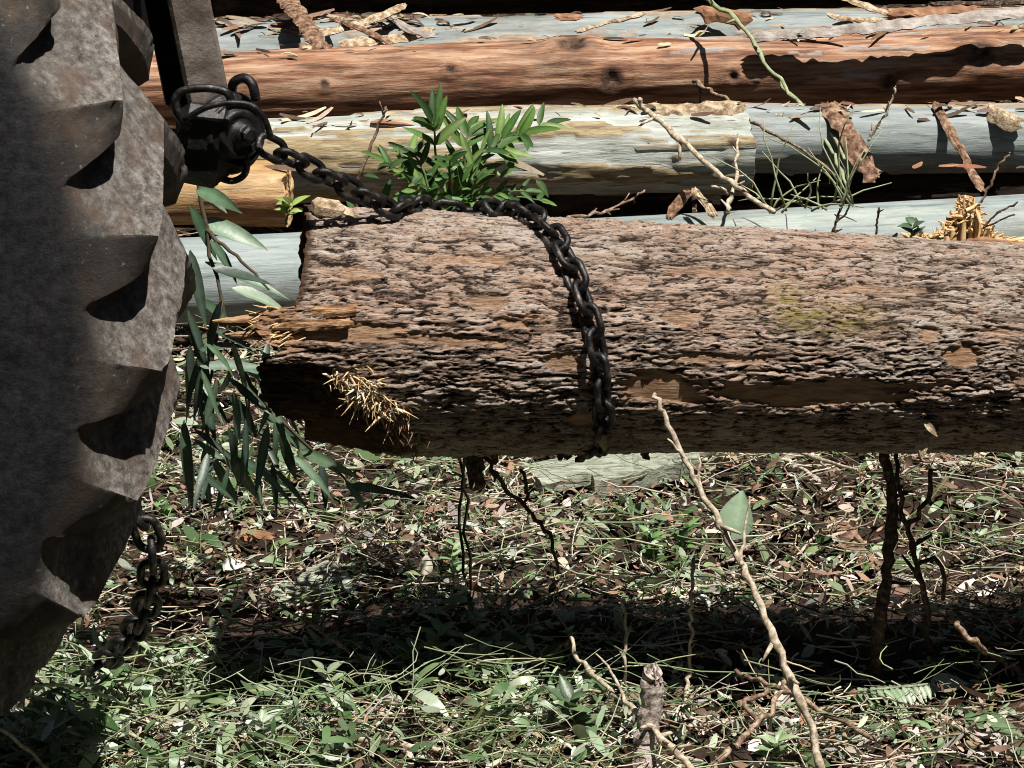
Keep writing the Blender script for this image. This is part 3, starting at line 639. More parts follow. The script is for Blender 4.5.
# ================================================================== LITTER, TWIGS AND GREEN COVER (uncountable)
def leaves_np(base, yaw, pitch, roll, L, w, curl, pig, rows=4, pw=.8, rag=.25):
    N = len(base); t = np.linspace(0, 1, rows); ang = (t-.4)[None]*curl[:, None]
    dx = np.cos(ang)/(rows-1); dz = np.sin(ang)/(rows-1)
    x = np.c_[np.zeros(N), np.cumsum(dx[:, 1:], 1)]*L[:, None]; z = np.c_[np.zeros(N), np.cumsum(dz[:, 1:], 1)]*L[:, None]
    prof = np.sin(PI*np.clip(t*.9+.06, 0, 1))**pw
    pts = []
    for sgn in (-1, 1):
        y = sgn*.5*w[:, None]*prof[None]*(1+RNG.uniform(-rag, rag, (N, rows))); pts.append(np.stack([x, y, z+.12*w[:, None]*(1 if sgn > 0 else .6)*prof[None]], -1))
    V = np.stack(pts, 2)                                  # N, rows, 2, 3
    V = V-np.stack([x.mean(1), 0*x[:, 0], z.mean(1)], -1)[:, None, None]
    def rot(V, a, i, j):
        c, s = np.cos(a)[:, None, None], np.sin(a)[:, None, None]; p, q = V[..., i].copy(), V[..., j].copy(); V[..., i] = p*c-q*s; V[..., j] = p*s+q*c
    rot(V, roll, 1, 2); rot(V, pitch, 0, 2); rot(V, yaw, 0, 1)
    V = V+base[:, None, None]
    idx = np.arange(N)[:, None]*rows*2; r = np.arange(rows-1)[None]*2
    Q = np.stack([idx+r, idx+r+1, idx+r+3, idx+r+2], -1).reshape(-1, 4)
    return V.reshape(-1, 3), Q, np.repeat(pig, rows*2, 0)
def tubes_np(base, yaw, pitch, L, r, bend, pig, rows=5, n=4):
    N = len(base); t = np.linspace(-.5, .5, rows)[None]
    x = t*L[:, None]; y = bend[:, None]*L[:, None]*(t*2)**2*.5+RNG.normal(0, .02, (N, rows))*L[:, None]; z = RNG.normal(0, .012, (N, rows))*L[:, None]
    k = np.arange(n)*2*PI/n; rr = r[:, None]*(1-.35*(t+.5))
    V = np.stack([np.broadcast_to(x[..., None], (N, rows, n)), y[..., None]+rr[..., None]*np.cos(k), z[..., None]+rr[..., None]*np.sin(k)], -1)
    def rot(V, a, i, j):
        c, s = np.cos(a)[:, None, None], np.sin(a)[:, None, None]; p, q = V[..., i].copy(), V[..., j].copy(); V[..., i] = p*c-q*s; V[..., j] = p*s+q*c
    rot(V, pitch, 0, 2); rot(V, yaw, 0, 1); V = V+base[:, None, None]
    idx = (np.arange(N)*rows*n)[:, None, None]; i = np.arange(rows-1)[None, :, None]*n; kk = np.arange(n)[None, None]; k2 = (kk+1) % n
    Q = np.stack([idx+i+kk, idx+i+k2, idx+i+n+k2, idx+i+n+kk], -1).reshape(-1, 4)
    return V.reshape(-1, 3), Q, np.repeat(pig, rows*n, 0)
def scatter(n, x0, x1, y0, y1):
    p = np.stack([RNG.uniform(x0, x1, n), RNG.uniform(y0, y1, n), np.zeros(n)], -1); p[:, 2] = gh(p[:, 0], p[:, 1]); return p
def pal(n, cols, wts, var=.18):
    c = np.array(cols)[RNG.choice(len(cols), n, p=np.array(wts)/sum(wts))]; return np.clip(c*(1+RNG.normal(0, var, (n, 1)))*(1+RNG.normal(0, .05, (n, 3))), .01, .85)
def greenness(p):
    px, py = proj_np(p); q = p.copy()
    g = .40+.55*sst(640, 690, py+.12*(300-px).clip(-200, 200)*.3)*sst(700, 480, px)
    g = g+.5*np.exp(-((px-450)/60)**2-((py-640)/50)**2)+.5*np.exp(-((px-665)/55)**2-((py-555)/35)**2)+.35*np.exp(-((px-380)/90)**2-((py-470)/30)**2)+.3*np.exp(-((px-220)/70)**2-((py-500)/50)**2)
    g = g+.2*fbm(p[:, 0]*5, p[:, 1]*5, p[:, 0]*0, 3, 66)
    return np.clip(g, .03, .95)
def bare_soil(p):                                         # churned soil beside the wheel keeps clear of litter
    px, py = proj_np(p); return .93*np.exp(-(((px-190)/105)**2+((py-635)/42)**2)**2)
DRY = [(.42, .32, .23), (.62, .54, .44), (.34, .20, .14), (.12, .08, .055), (.46, .43, .39), (.24, .15, .10), (.70, .64, .57), (.42, .19, .10)]
n = 46000; p = scatter(n, -1.5, 1.5, -.75, 2.2); keep = RNG.random(n) > np.maximum(bare_soil(p), .75*sst(.0, .35, fbm(p[:, 0]*7, p[:, 1]*5, p[:, 0]*0, 4, 140))); p = p[keep]; n = len(p)
p[:, 2] += RNG.random(n)**1.6*.035
L = RNG.lognormal(-4.1, .45, n).clip(.006, .06); w = np.minimum(L*RNG.uniform(.10, .48, n), .013)
V, Q, pg = leaves_np(p, RNG.uniform(0, 2*PI, n), RNG.normal(0, .35, n), RNG.normal(0, .6, n), L, w, RNG.normal(0, 1.2, n), pal(n, DRY, (4, 4.4, 3.4, 5, 3.4, 3.4, 4, .8)), 4, .6)
o = link('leaf_litter', mesh_np('leaf_litter', V, Q, M['litter'], True, {'pig': pg})); tag(o, 'dry tan and brown leaf and bark litter covering the ground', 'leaf litter', kind='stuff')
n = 9000; p = scatter(n, -1.5, 1.5, -.7, 3.0); p[:, 2] += .004+RNG.random(n)*.04
L = RNG.lognormal(-2.75, .5, n).clip(.02, .30)
V, Q, pg = tubes_np(p, RNG.uniform(0, 2*PI, n), RNG.normal(0, .14, n), L, RNG.uniform(.0006, .0017, n), RNG.normal(0, .25, n), pal(n, [(.56, .49, .40), (.30, .22, .15), (.10, .07, .05), (.62, .56, .46), (.40, .36, .24)], (5, 3, 2.5, 4, 2)))
o = link('twig_litter', mesh_np('twig_litter', V, Q, M['twig'], True, {'pig': pg})); tag(o, 'tangle of thin dry twigs strewn over the ground', 'twigs', kind='stuff')
GRN = [(.14, .22, .10), (.24, .33, .18), (.38, .46, .32), (.50, .57, .46), (.075, .14, .05), (.28, .34, .15)]
n = 72000; p = scatter(n, -1.6, 1.6, -.75, 1.9); keep = RNG.random(n) < greenness(p)*.85*(1-bare_soil(p))*(.25+.95*sst(-.25, .25, fbm(p[:, 0]*8, p[:, 1]*6, p[:, 0]*0, 4, 150))); p = p[keep]; n = len(p)
g = greenness(p); p[:, 2] += RNG.random(n)*(.012+.075*np.clip(g-.2, 0, 1))
L = RNG.lognormal(-4.0, .42, n).clip(.007, .055)*(.9+.6*g); w = np.minimum(L*RNG.uniform(.12, .42, n), .017)
V, Q, pg = leaves_np(p, RNG.uniform(0, 2*PI, n), RNG.normal(.1, .45, n), RNG.normal(0, .55, n), L, w, RNG.normal(-.3, .7, n), pal(n, GRN, (4, 4, 3.2, 1.8, 3, 1)), 6, .75, .06)
o = link('green_ground_cover', mesh_np('green_ground_cover', V, Q, M['green'], True, {'pig': pg})); tag(o, 'low green weeds and small leaves carpeting the ground', 'ground cover', kind='stuff')
n = 12000; p = scatter(n, -1.5, 1.5, -.75, 1.6); px, py = proj_np(p)
keep = RNG.random(n) < (.26+.70*sst(650, 700, py+.03*(300-px))*sst(760, 480, px))*(1-bare_soil(p)); p = p[keep]; n = len(p); p[:, 2] += .01+RNG.random(n)**1.5*.085
L = RNG.lognormal(-2.45, .42, n).clip(.03, .30)
V, Q, pg = tubes_np(p, RNG.normal(.0, 1.0, n)+np.where(RNG.random(n) < .5, -.55, .35), RNG.normal(0, .22, n), L, RNG.uniform(.0006, .0014, n), RNG.normal(0, .4, n), pal(n, [(.20, .27, .12), (.32, .38, .22), (.46, .50, .36), (.12, .17, .07), (.52, .46, .30)], (4, 4, 2, 3, 1.5)))
o = link('cut_grass', mesh_np('cut_grass', V, Q, M['blade'], True, {'pig': pg})); tag(o, 'matted cut grass stems in the foreground', 'grass', kind='stuff')
# chips between the logs of the pile
n = 9000; p = scatter(n, -2.2, 2.6, 1.45, 6.2); p[:, 2] += RNG.random(n)*.05
L = RNG.uniform(.02, .09, n); w = RNG.uniform(.006, .02, n)
V, Q, pg = leaves_np(p, RNG.normal(0, .7, n), RNG.normal(0, .2, n), RNG.normal(0, .5, n), L, w, RNG.normal(0, .8, n), pal(n, [(.20, .13, .09), (.08, .05, .035), (.34, .26, .18), (.14, .16, .10)], (3, 4, 2, 1)), 4, .4)
o = link('bark_debris', mesh_np('bark_debris', V, Q, M['litter'], True, {'pig': pg})); tag(o, 'dark bark chips filling the gaps between the piled logs', 'bark debris', kind='stuff')

# ================================================================== STICKS AND STEMS
GS = 'loose sticks on the ground'
def stick(label, pts, r0, r1, mat, n=14, amp=.0025, forks=(), group=None, name='stick', cat='stick'):
    mb = MB(); q = wob(pts3(pts), int(n*1.8), amp*.8); m = len(q)
    rad = [(r0+(r1-r0)*i/(m-1))*(1+random.uniform(-.09, .09)) for i in range(m)]
    for i in range(2, m-1):                              # nodes, and now and then the stub of a side twig
        if random.random() < .16 and r0 < .008:
            rad[i] *= 1.4; t = (q[i+1]-q[i-1]).normalized(); d = (t*.6+t.orthogonal()*random.uniform(-1, 1)+t.cross(t.orthogonal())*random.uniform(-1, 1)).normalized(); L = rad[i]*random.uniform(2.5, 7)
            mb.tube([q[i], q[i]+d*L*.6, q[i]+d*L], [rad[i]*.6, rad[i]*.45, rad[i]*.3], 5, True, .15)
    mb.tube(q, rad, 7, True, .16)
    for f in forks:
        w = wob(pts3(f), 8, amp*.7); k = len(w); mb.tube(w, [r1+(r0-r1)*.4-(r0-r1)*.35*i/(k-1)*1 if r0 > r1 else r0*(1-.6*i/(k-1)) for i in range(k)], 6, True, .1)
    return tag(mb.build(name, M[mat]), label, cat, group)
stick('long pale forked stick leaning from the log down to the bottom edge', [(654, 394, -.16), (668, 425, -.17), (690, 468, -.18), (718, 525, -.2), (745, 575, -.23), (775, 640, -.27), (805, 715, -.31), (824, 775, -.34)], .0030, .0052, 'stick_pale', 26, .002,
      [[(690, 468, -.18), (678, 452, -.18), (668, 440, -.18)], [(740, 565, -.23), (744, 545, -.21), (751, 497, -.19)], [(718, 525, -.2), (702, 490, -.17), (698, 455, -.15)]])
mb = MB(); q = wob([P(641, 800, -.30), P(645, 752, -.27), P(650, 712, -.26), P(653, 672, -.26)], 26, .0009); m = len(q)
mb.tube(q, [.0135*(1+.10*math.sin(i*1.3)*random.random()+random.uniform(-.05, .05))*(1.12-.16*i/m) for i in range(m)], 11, True, .09)
for i in range(16):
    a_ = random.uniform(0, 2*PI); p = q[-1]+Vector((math.cos(a_), math.sin(a_), 0))*random.uniform(.002, .011); mb.tube([p-Vector((0, 0, .012)), p+Vector((random.gauss(0, .002), 0, random.uniform(.001, .010)))], [.0035, .0008], 5, True, .3)
tag(mb.build('stump_stick', M['stick_grey'], None, False), 'stout pale stub of a sapling standing at the bottom edge', 'stick')
stick('thick dark upright stem under the right part of the log', [(874, 682, 'g'), (880, 620, .10), (888, 560, .10), (892, 500, .10), (884, 455, .10), (880, 430, .12)], .0095, .006, 'stick_dark', 18, .002)
stick('thinner dark stem forking beside the thick upright one', [(930, 655, 'g'), (925, 600, .08), (910, 540, .08), (900, 490, .08), (896, 440, .1)], .0042, .003, 'stick_dark', 16, .0025, [[(917, 565, .08), (938, 560, .08), (945, 600, .08)], [(908, 530, .08), (928, 500, .08), (930, 470, .09)]])
stick('thin knobbly upright twig left of the long leaning stick', [(684, 716, 'g'), (688, 680, .05), (691, 640, .06), (690, 600, .06), (693, 560, .08)], .0028, .0022, 'stick_pale', 16, .002)
stick('slender pale twig standing left of the pale stub', [(626, 700, 'g'), (624, 660, .02), (626, 625, .04), (622, 602, .05)], .0022, .0018, 'stick_pale', 10, .0015)
stick('yellowish bent stick running into the pale stub from the left', [(573, 638, -.02), (580, 660, -.06), (610, 690, -.15), (640, 715, -.25), (668, 745, -.3), (700, 775, -.33)], .0026, .0042, 'stick_pale', 18, .002, [[(610, 690, -.15), (590, 692, -.13), (572, 690, -.1)], [(625, 702, -.2), (612, 672, -.16), (598, 655, -.12)]])
stick('yellowish stick lying flat across the cut grass', [(352, 738, 'g'), (420, 748, 'g'), (500, 752, 'g'), (552, 748, 'g'), (615, 742, 'g')], .0045, .003, 'stick_pale', 18, .002)
stick('grey stick slanting down to the right edge', [(950, 618, .1), (975, 642, .03), (1000, 660, 'g'), (1040, 688, 'g')], .0038, .0045, 'stick_brown', 12, .002)
stick('brown stick crossing the litter diagonally under the log', [(706, 572, 'g'), (760, 540, 'g'), (812, 508, 'g'), (845, 478, .55)], .0032, .0022, 'stick_brown', 14, .002)
stick('second thin stick lying parallel below the brown diagonal one', [(690, 592, 'g'), (770, 575, 'g'), (826, 528, 'g'), (860, 520, 'g')], .0028, .002, 'stick_pale', 14, .002)
stick('straight light stick lying along the foot of the dragged log at right', [(905, 456, 'g'), (960, 464, 'g'), (1005, 470, 'g'), (1050, 480, 'g')], .0045, .004, 'stick_pale', 12, .0015)
stick('bowed grey stick just under the log, left of the upright stems', [(690, 462, 'g'), (730, 457, 'g'), (775, 458, 'g'), (812, 475, 'g'), (830, 500, 'g')], .0042, .003, 'stick_pale', 14, .002)
stick('dark crooked twig dropping from the log into the litter', [(484, 456, .1), (498, 478, .1), (524, 505, .2), (548, 535, .25), (560, 575, 'g')], .0034, .0024, 'stick_dark', 14, .002, [[(524, 505, .2), (528, 490, .2), (523, 470, .2)]])
stick('long bowed rod lying across the litter in the log shadow', [(640, 632, 'g'), (720, 628, 'g'), (790, 615, 'g'), (840, 598, 'g'), (900, 585, 'g')], .0042, .003, 'stick_brown', 14, .002)
stick('pale thin rods edge lying below the green clump', [(560, 612, 'g'), (620, 604, 'g'), (680, 590, 'g'), (700, 578, 'g')], .0025, .002, 'stick_pale', 12, .0015)
stick('short pale twig rising left of the dark upright stem', [(800, 452, .5), (860, 472, 'g'), (882, 500, 'g'), (893, 512, 'g')], .0032, .0022, 'stick_pale', 10, .002)
stick('dark slanting stick in the shade left of the pale stub', [(485, 700, 'g'), (520, 672, 'g'), (545, 655, .06), (572, 640, .06)], .003, .0022, 'stick_brown', 12, .002)
stick('slanting thin stick over the black shadow at left', [(306, 618, .05), (340, 645, .02), (380, 678, 'g'), (420, 700, 'g')], .002, .0022, 'stick_brown', 12, .0015)
stick('forked bush twig gathered at the bottom right', [(700, 775, -.3), (735, 745, -.2), (760, 720, -.15), (784, 690, -.1), (788, 672, -.08)], .0042, .003, 'stick_brown', 14, .003,
      [[(784, 690, -.1), (830, 715, -.15), (878, 740, -.2)], [(784, 690, -.1), (760, 680, -.05), (735, 672, -.0)], [(760, 720, -.15), (745, 700, -.12), (770, 690, -.1)]])
stick('thick grey twig bending low at the bottom right corner', [(905, 700, 'g'), (950, 722, 'g'), (985, 745, 'g'), (1030, 760, 'g')], .004, .003, 'stick_pale', 12, .002)
stick('light twig lying behind the fern leaf at right', [(640, 742, 'g'), (690, 728, 'g'), (750, 716, 'g'), (810, 706, 'g'), (850, 712, 'g')], .0034, .0025, 'stick_pale', 14, .002)
stick('straight green stem lying across the grass at lower left', [(0, 690, -.3), (60, 705, -.2), (130, 735, -.2), (200, 778, -.25)], .0022, .002, 'stick_green', 12, .0015)
stick('arched green stem coming out under the tyre', [(-5, 716, -.55), (25, 690, -.55), (50, 684, -.5), (90, 692, -.4), (130, 705, -.3)], .0024, .0018, 'stick_green', 14, .001)
stick('two-metre dry stem slanting through the grass at bottom left', [(-10, 722, -.5), (30, 752, -.48), (60, 785, -.48)], .0024, .0022, 'stick_pale', 10, .001)['label'] = 'short dry stem slanting off the bottom left corner'
stick('thin pale stem lying level over the grass', [(105, 715, 'g'), (180, 718, 'g'), (240, 722, 'g'), (330, 724, 'g')], .0022, .0018, 'stick_green', 12, .0015)
# sticks among the piled logs
stick('straight pale stick leaning in front of the greenish log', [(634, 100, 2.05), (680, 140, 1.9), (730, 182, 1.8), (776, 213, 1.75)], .0052, .0045, 'stick_pale', 14, .002, [[(648, 112, 2.0), (641, 105, 2.0), (640, 98, 2.0)]])
stick('long arching green-brown stem hanging over the pile at right', [(700, -6, 2.9), (740, 25, 2.75), (775, 75, 2.6), (812, 118, 2.4), (838, 165, 2.2), (850, 202, 2.0)], .0045, .003, 'stick_green', 22, .003, [[(780, 82, 2.6), (800, 105, 2.5), (822, 125, 2.4)], [(812, 118, 2.4), (832, 135, 2.3), (845, 160, 2.2)]], name='stem', cat='stem')
stick('thin grey stem trailing from the knot of the reddish log', [(694, 82, 2.72), (724, 98, 2.6), (750, 122, 2.3), (790, 142, 2.1), (835, 174, 2.0)], .0042, .0025, 'stick_brown', 16, .003, name='stem', cat='stem')
stick('small bare twig standing before the grey log', [(868, 140, 2.25), (880, 122, 2.25), (892, 100, 2.25), (895, 88, 2.25)], .003, .002, 'stick_pale', 10, .002)
stick('thin bare twig beside the splinter heap at far right', [(976, 212, 1.6), (988, 190, 1.6), (1000, 165, 1.6), (1010, 152, 1.6)], .0028, .0018, 'stick_brown', 10, .002)
stick('bare side twigs poking out of the splinter heap', [(984, 228, 1.5), (995, 215, 1.5), (1018, 202, 1.5)], .002, .0016, 'stick_dark', 8, .001, [[(984, 228, 1.5), (1000, 220, 1.5), (1014, 214, 1.5)]])
stick('dark grass stalk standing against the pale log, left one', [(830, 238, 1.5), (836, 222, 1.5), (842, 205, 1.5)], .0024, .0018, 'stick_dark', 8, .001, [[(836, 222, 1.5), (846, 214, 1.5), (850, 203, 1.5)]])['label'] = 'dark forked stalk standing against the pale log'
stick('single short dark stalk standing against the pale log', [(876, 240, 1.5), (877, 225, 1.5), (879, 208, 1.5)], .0022, .0018, 'stick_dark', 8, .0008)
stick('thin reddish twig standing at the left of the leafy plant', [(357, 212, .22), (358, 180, .22), (372, 145, .22), (383, 112, .22), (386, 106, .22)], .0026, .0016, 'stick_brown', 12, .0015)
stick('pale curved stick lying in the dark gap under the greenish log', [(560, 218, 1.8), (600, 212, 1.9), (630, 200, 2.0), (645, 190, 2.05)], .0025, .002, 'stick_brown', 12, .002)
stick('upright pale twig before the sawn end of the greenish log', [(727, 214, 1.75), (731, 195, 1.8), (737, 172, 1.9), (738, 135, 2.0)], .0038, .0025, 'stick_pale', 12, .002, [[(731, 195, 1.8), (722, 188, 1.8), (712, 186, 1.8)]])
# tufts of green stalks at right
def tuft(label, base, n, spread, h, mat='stick_green'):
    mb = MB(); b = P(*base)
    for i in range(n):
        dx = random.gauss(0, spread); q = [b+Vector((random.gauss(0, .012), random.gauss(0, .012), 0))]; d = Vector((dx, random.gauss(0, .25), 1)).normalized(); L = h*random.uniform(.5, 1.1)
        for j in range(5): d = (d+Vector((dx*.12+random.gauss(0, .22), random.gauss(0, .15), -.08+random.gauss(0, .12)))).normalized(); q.append(q[-1]+d*L/5)
        mb.tube(q, [.0024-.0003*j for j in range(6)], 5)
    return tag(mb.build('grass_tuft', M[mat]), label, 'grass tuft')
tuft('tuft of green stalks in front of the grey log', (845, 205, 1.78), 9, .45, .19)
tuft('sparser tuft of green stalks before the sawn log end', (775, 212, 1.78), 7, .6, .16)
tuft('wispy stalks at the left of the sawn log end tuft', (812, 208, 1.8), 7, .8, .13)

# ================================================================== BARK STRIPS AND SLABS
def strip(label, pts, w, mat, t=.0022, curl=.3, name='bark_strip', cat='bark strip', group=None, rag=.2, n=14, nrm=(0, -.6, 1)):
    a_ = pts3(pts); n = max(5, int(sum((a_[i+1]-a_[i]).length for i in range(len(a_)-1))/.014)); q = wob(a_, n, .0012); mb = MB(); m = len(q); vs = []; K = 6
    for i, p in enumerate(q):
        tg = (q[min(i+1, m-1)]-q[max(i-1, 0)]).normalized(); nn = Vector(nrm); nn = (nn-tg*nn.dot(tg)).normalized(); sd = tg.cross(nn)
        ww = w*(1+random.uniform(-rag, rag))*(.55 if i in (0, m-1) else 1)
        for lay in (0, 1):
            for k in range(K+1):
                a = (k/K-.5); vs.append(p+sd*a*ww+nn*(-curl*ww*a*a*2+(t if lay == 0 else 0))+nn*random.uniform(-.0012, .0012)+tg*(random.uniform(-1, 1)*ww*(.5 if i in (0, m-1) else .08)))
    st = 2*(K+1); fs = []
    for i in range(m-1):
        for k in range(K):
            a = i*st+k; fs.append((a, a+1, a+st+1, a+st)); b = a+K+1; fs.append((b, b+st, b+st+1, b+1))
        fs.append((i*st, i*st+st, i*st+st+K+1, i*st+K+1)); a = i*st+K; fs.append((a, a+K+1, a+st+K+1, a+st))
    for i in (0, m-1):
        for k in range(K): a = i*st+k; fs.append((a, a+K+1, a+K+2, a+1))
    mb.add(vs, fs); return tag(mb.build(name, M[mat], None, False), label, cat, group)
GB = 'bark strips on the log pile'
strip('dark brown bark strip leaning across the grey log at top left', [(278, -12, 3.3), (296, 10, 3.13), (310, 30, 3.0), (322, 50, 2.9)], .040, 'strip', group=GB)
strip('long tan bark strip in the scrap heap on the grey log', [(318, 32, 3.05), (350, 26, 3.1), (385, 14, 3.15), (404, 4, 3.2)], .022, 'strip_tan', group=GB)
strip('flat yellowish bark scrap lying over the grey log', [(340, 42, 3.0), (372, 40, 3.02), (405, 36, 3.06), (432, 30, 3.1)], .028, 'strip_tan', group=GB)
strip('thin brown strip crossing on top of the bark scrap heap', [(330, 18, 3.15), (360, 28, 3.05), (392, 44, 3.0)], .014, 'strip', group=GB)
strip('curled grey strip at the right of the bark scrap heap', [(396, 20, 3.1), (415, 30, 3.05), (436, 36, 3.04)], .02, 'strip_grey', group=GB)
strip('pale rod of bark along the foot of the scrap heap', [(300, 47, 2.92), (350, 50, 2.92), (400, 47, 2.93)], .016, 'strip_tan', group=GB)
strip('small red-brown scrap alone on the grey log', [(556, 17, 3.12), (568, 16, 3.12), (582, 17, 3.12)], .02, 'red_wood', group=GB)
strip('slim olive sliver lying on the grey log mid-top', [(576, 32, 3.02), (610, 22, 3.08), (645, 14, 3.12)], .010, 'strip_tan', group=GB)
strip('shaggy reddish bark scrap at the top centre', [(698, 8, 3.15), (722, 10, 3.14), (752, 16, 3.1)], .040, 'red_wood', curl=.9, rag=.4, group=GB)
strip('grey bark slab lapping over the reddish log near its top right', [(750, 38, 2.84), (780, 34, 2.84), (806, 33, 2.84)], .030, 'strip_grey', group=GB)
strip('long flat grey bark slab on the top right of the reddish log', [(800, 34, 2.83), (870, 27, 2.83), (950, 18, 2.84), (1040, 11, 2.85)], .032, 'strip_grey', group=GB, curl=.2)
strip('light tan bark ribbon at the top right', [(838, -6, 3.1), (866, 6, 3.05), (905, 18, 3.0)], .018, 'strip_tan', group=GB)
strip('second tan ribbon below the top right corner', [(828, 14, 3.05), (870, 20, 3.02), (930, 14, 3.0)], .016, 'strip_tan', group=GB)
strip('reddish bark piece at the top right edge', [(890, 12, 3.0), (935, 10, 3.0), (978, 8, 3.0)], .026, 'red_wood', group=GB)
strip('dark ribbon of bark along the top right edge', [(930, 4, 3.05), (980, 3, 3.05), (1035, 2, 3.05)], .014, 'stick_dark', group=GB)
strip('wide rust-brown bark strip hanging over the grey log', [(832, 106, 2.36), (846, 130, 2.28), (862, 158, 2.26), (876, 178, 2.24)], .042, 'strip', rag=.3, group=GB)
strip('narrow brown bark strip propped against the grey log at right', [(934, 102, 2.38), (950, 130, 2.30), (966, 160, 2.24), (982, 190, 2.15)], .018, 'strip', group=GB)
strip('crumpled tan bark scrap on the grey log at right', [(990, 105, 2.38), (1004, 112, 2.32), (1022, 120, 2.31)], .035, 'strip_tan', curl=1, rag=.4, group=GB)
strip('white wood sliver standing in the dark gap before the sawn end', [(693, 188, 1.85), (702, 200, 1.82), (716, 216, 1.78)], .015, 'strip_tan', group=GB, nrm=(0, -1, .2))
strip('dark triangular bark piece in the gap under the greenish log', [(690, 192, 1.9), (680, 202, 1.88), (668, 218, 1.85)], .018, 'strip', group=GB, nrm=(0, -1, .2))
strip('yellowish ragged bark plate on top of the greenish log end', [(645, 112, 2.18), (690, 106, 2.18), (738, 104, 2.18)], .05, 'strip_tan', curl=.8, rag=.35, group=GB)
strip('thin bark shavings on the crest of the greenish log', [(560, 110, 2.2), (610, 108, 2.2), (660, 104, 2.2)], .02, 'strip_tan', curl=.8, rag=.35, group=GB)
strip('broad greyish bark slab lying in the litter left of centre', [(281, 598, 'g'), (300, 590, 'g'), (318, 578, 'g'), (330, 566, 'g')], .060, 'plank', curl=.25, rag=.3, name='bark_slab', cat='bark slab')
strip('rust-coloured bark piece lying on the litter', [(238, 538, 'g'), (255, 534, 'g'), (272, 536, 'g')], .022, 'red_wood', rag=.3)
strip('brown curved bark piece in the litter right of centre', [(832, 520, 'g'), (850, 538, 'g'), (866, 556, 'g'), (874, 570, 'g')], .030, 'strip', rag=.3)
# split slabs of timber on the ground under the log
def slab(label, a, b, w, h, mat='plank'):
    p, q = gpt(*a, 0.0), gpt(*b, 0.0); mb = MB(); n = 16; vs = []
    d = (q-p).normalized(); s = Vector((0, 0, 1)).cross(d).normalized()
    sec = [(-.5, 0), (-.5, .8), (-.42, 1), (0, 1.04), (.42, 1), (.5, .8), (.5, 0)]
    for i in range(n+1):
        c = p.lerp(q, i/n)+Vector((0, 0, gz(0, 0)*0))
        for (a_, b_) in sec: vs.append(c+s*(a_*w*(1+random.uniform(-.06, .06)))+Vector((0, 0, b_*h*(1+random.uniform(-.08, .08))+.008)))
    m = len(sec); fs = [(i*m+k, i*m+(k+1) % m, (i+1)*m+(k+1) % m, (i+1)*m+k) for i in range(n) for k in range(m)]+[tuple(range(m))[::-1], tuple(n*m+k for k in range(m))]
    mb.add(vs, fs); return tag(mb.build('timber_slab', M[mat], None, False), label, 'slab')
slab('grey-green squared timber slab on the ground below the chain', (586, 494), (690, 470), .10, .035)
slab('second thinner slab lying behind the squared timber slab', (530, 490), (700, 456), .09, .02)

# splinter heap on the pale log
mb = MB(); xc = P(966, 240, 1.55).x
for i in range(300):
    b = P(random.gauss(957, 17), 247-random.random()*5, 1.55+random.uniform(-.05, .05)); h_ = .012+.075*math.exp(-((b.x-xc)/.028)**2)*random.random()**.7
    c = b+Vector((0, 0, h_)); d = Vector((random.gauss(0, 1), random.gauss(-.2, .6), random.gauss(.35, .8))).normalized(); L = random.uniform(.008, .04); w = random.choice((.001, .0016, .0024, .0045))
    mb.tube([c-d*L*.5, c+Vector((random.gauss(0, .002), 0, random.gauss(0, .002))), c+d*L*.5], [w, w, w*.25], 4, False, .4)
    if i % 3 == 0: mb.tube([b, c], [.006, .004], 5, False, .4)
for i in range(40):
    b = P(random.uniform(970, 1040), random.uniform(240, 248), 1.5); d = Vector((random.uniform(.6, 1), random.gauss(0, .2), random.gauss(0, .1))); mb.tube([b, b+d*.03, b+d*.07], [.004, .004, .001], 4, False)
tag(mb.build('splinter_heap', M['fresh_wood']), 'heap of fresh orange wood splinters on the pale log at right', 'wood splinters')
mb = MB(); mb.tube(wob([P(965, 244, 1.42), P(990, 241, 1.42), P(1020, 246, 1.42), P(1050, 250, 1.42)], 12, .001), [.007]*12+[.006], 7, True, .3)
tag(mb.build('wood_sliver', M['red_wood']), 'long orange wood sliver right of the splinter heap', 'wood splinter')

# ================================================================== PLANTS
def greens(k, var=.2): c = random.choice(k); f = 1+random.uniform(-var, var); return tuple(min(.8, q*f) for q in c)
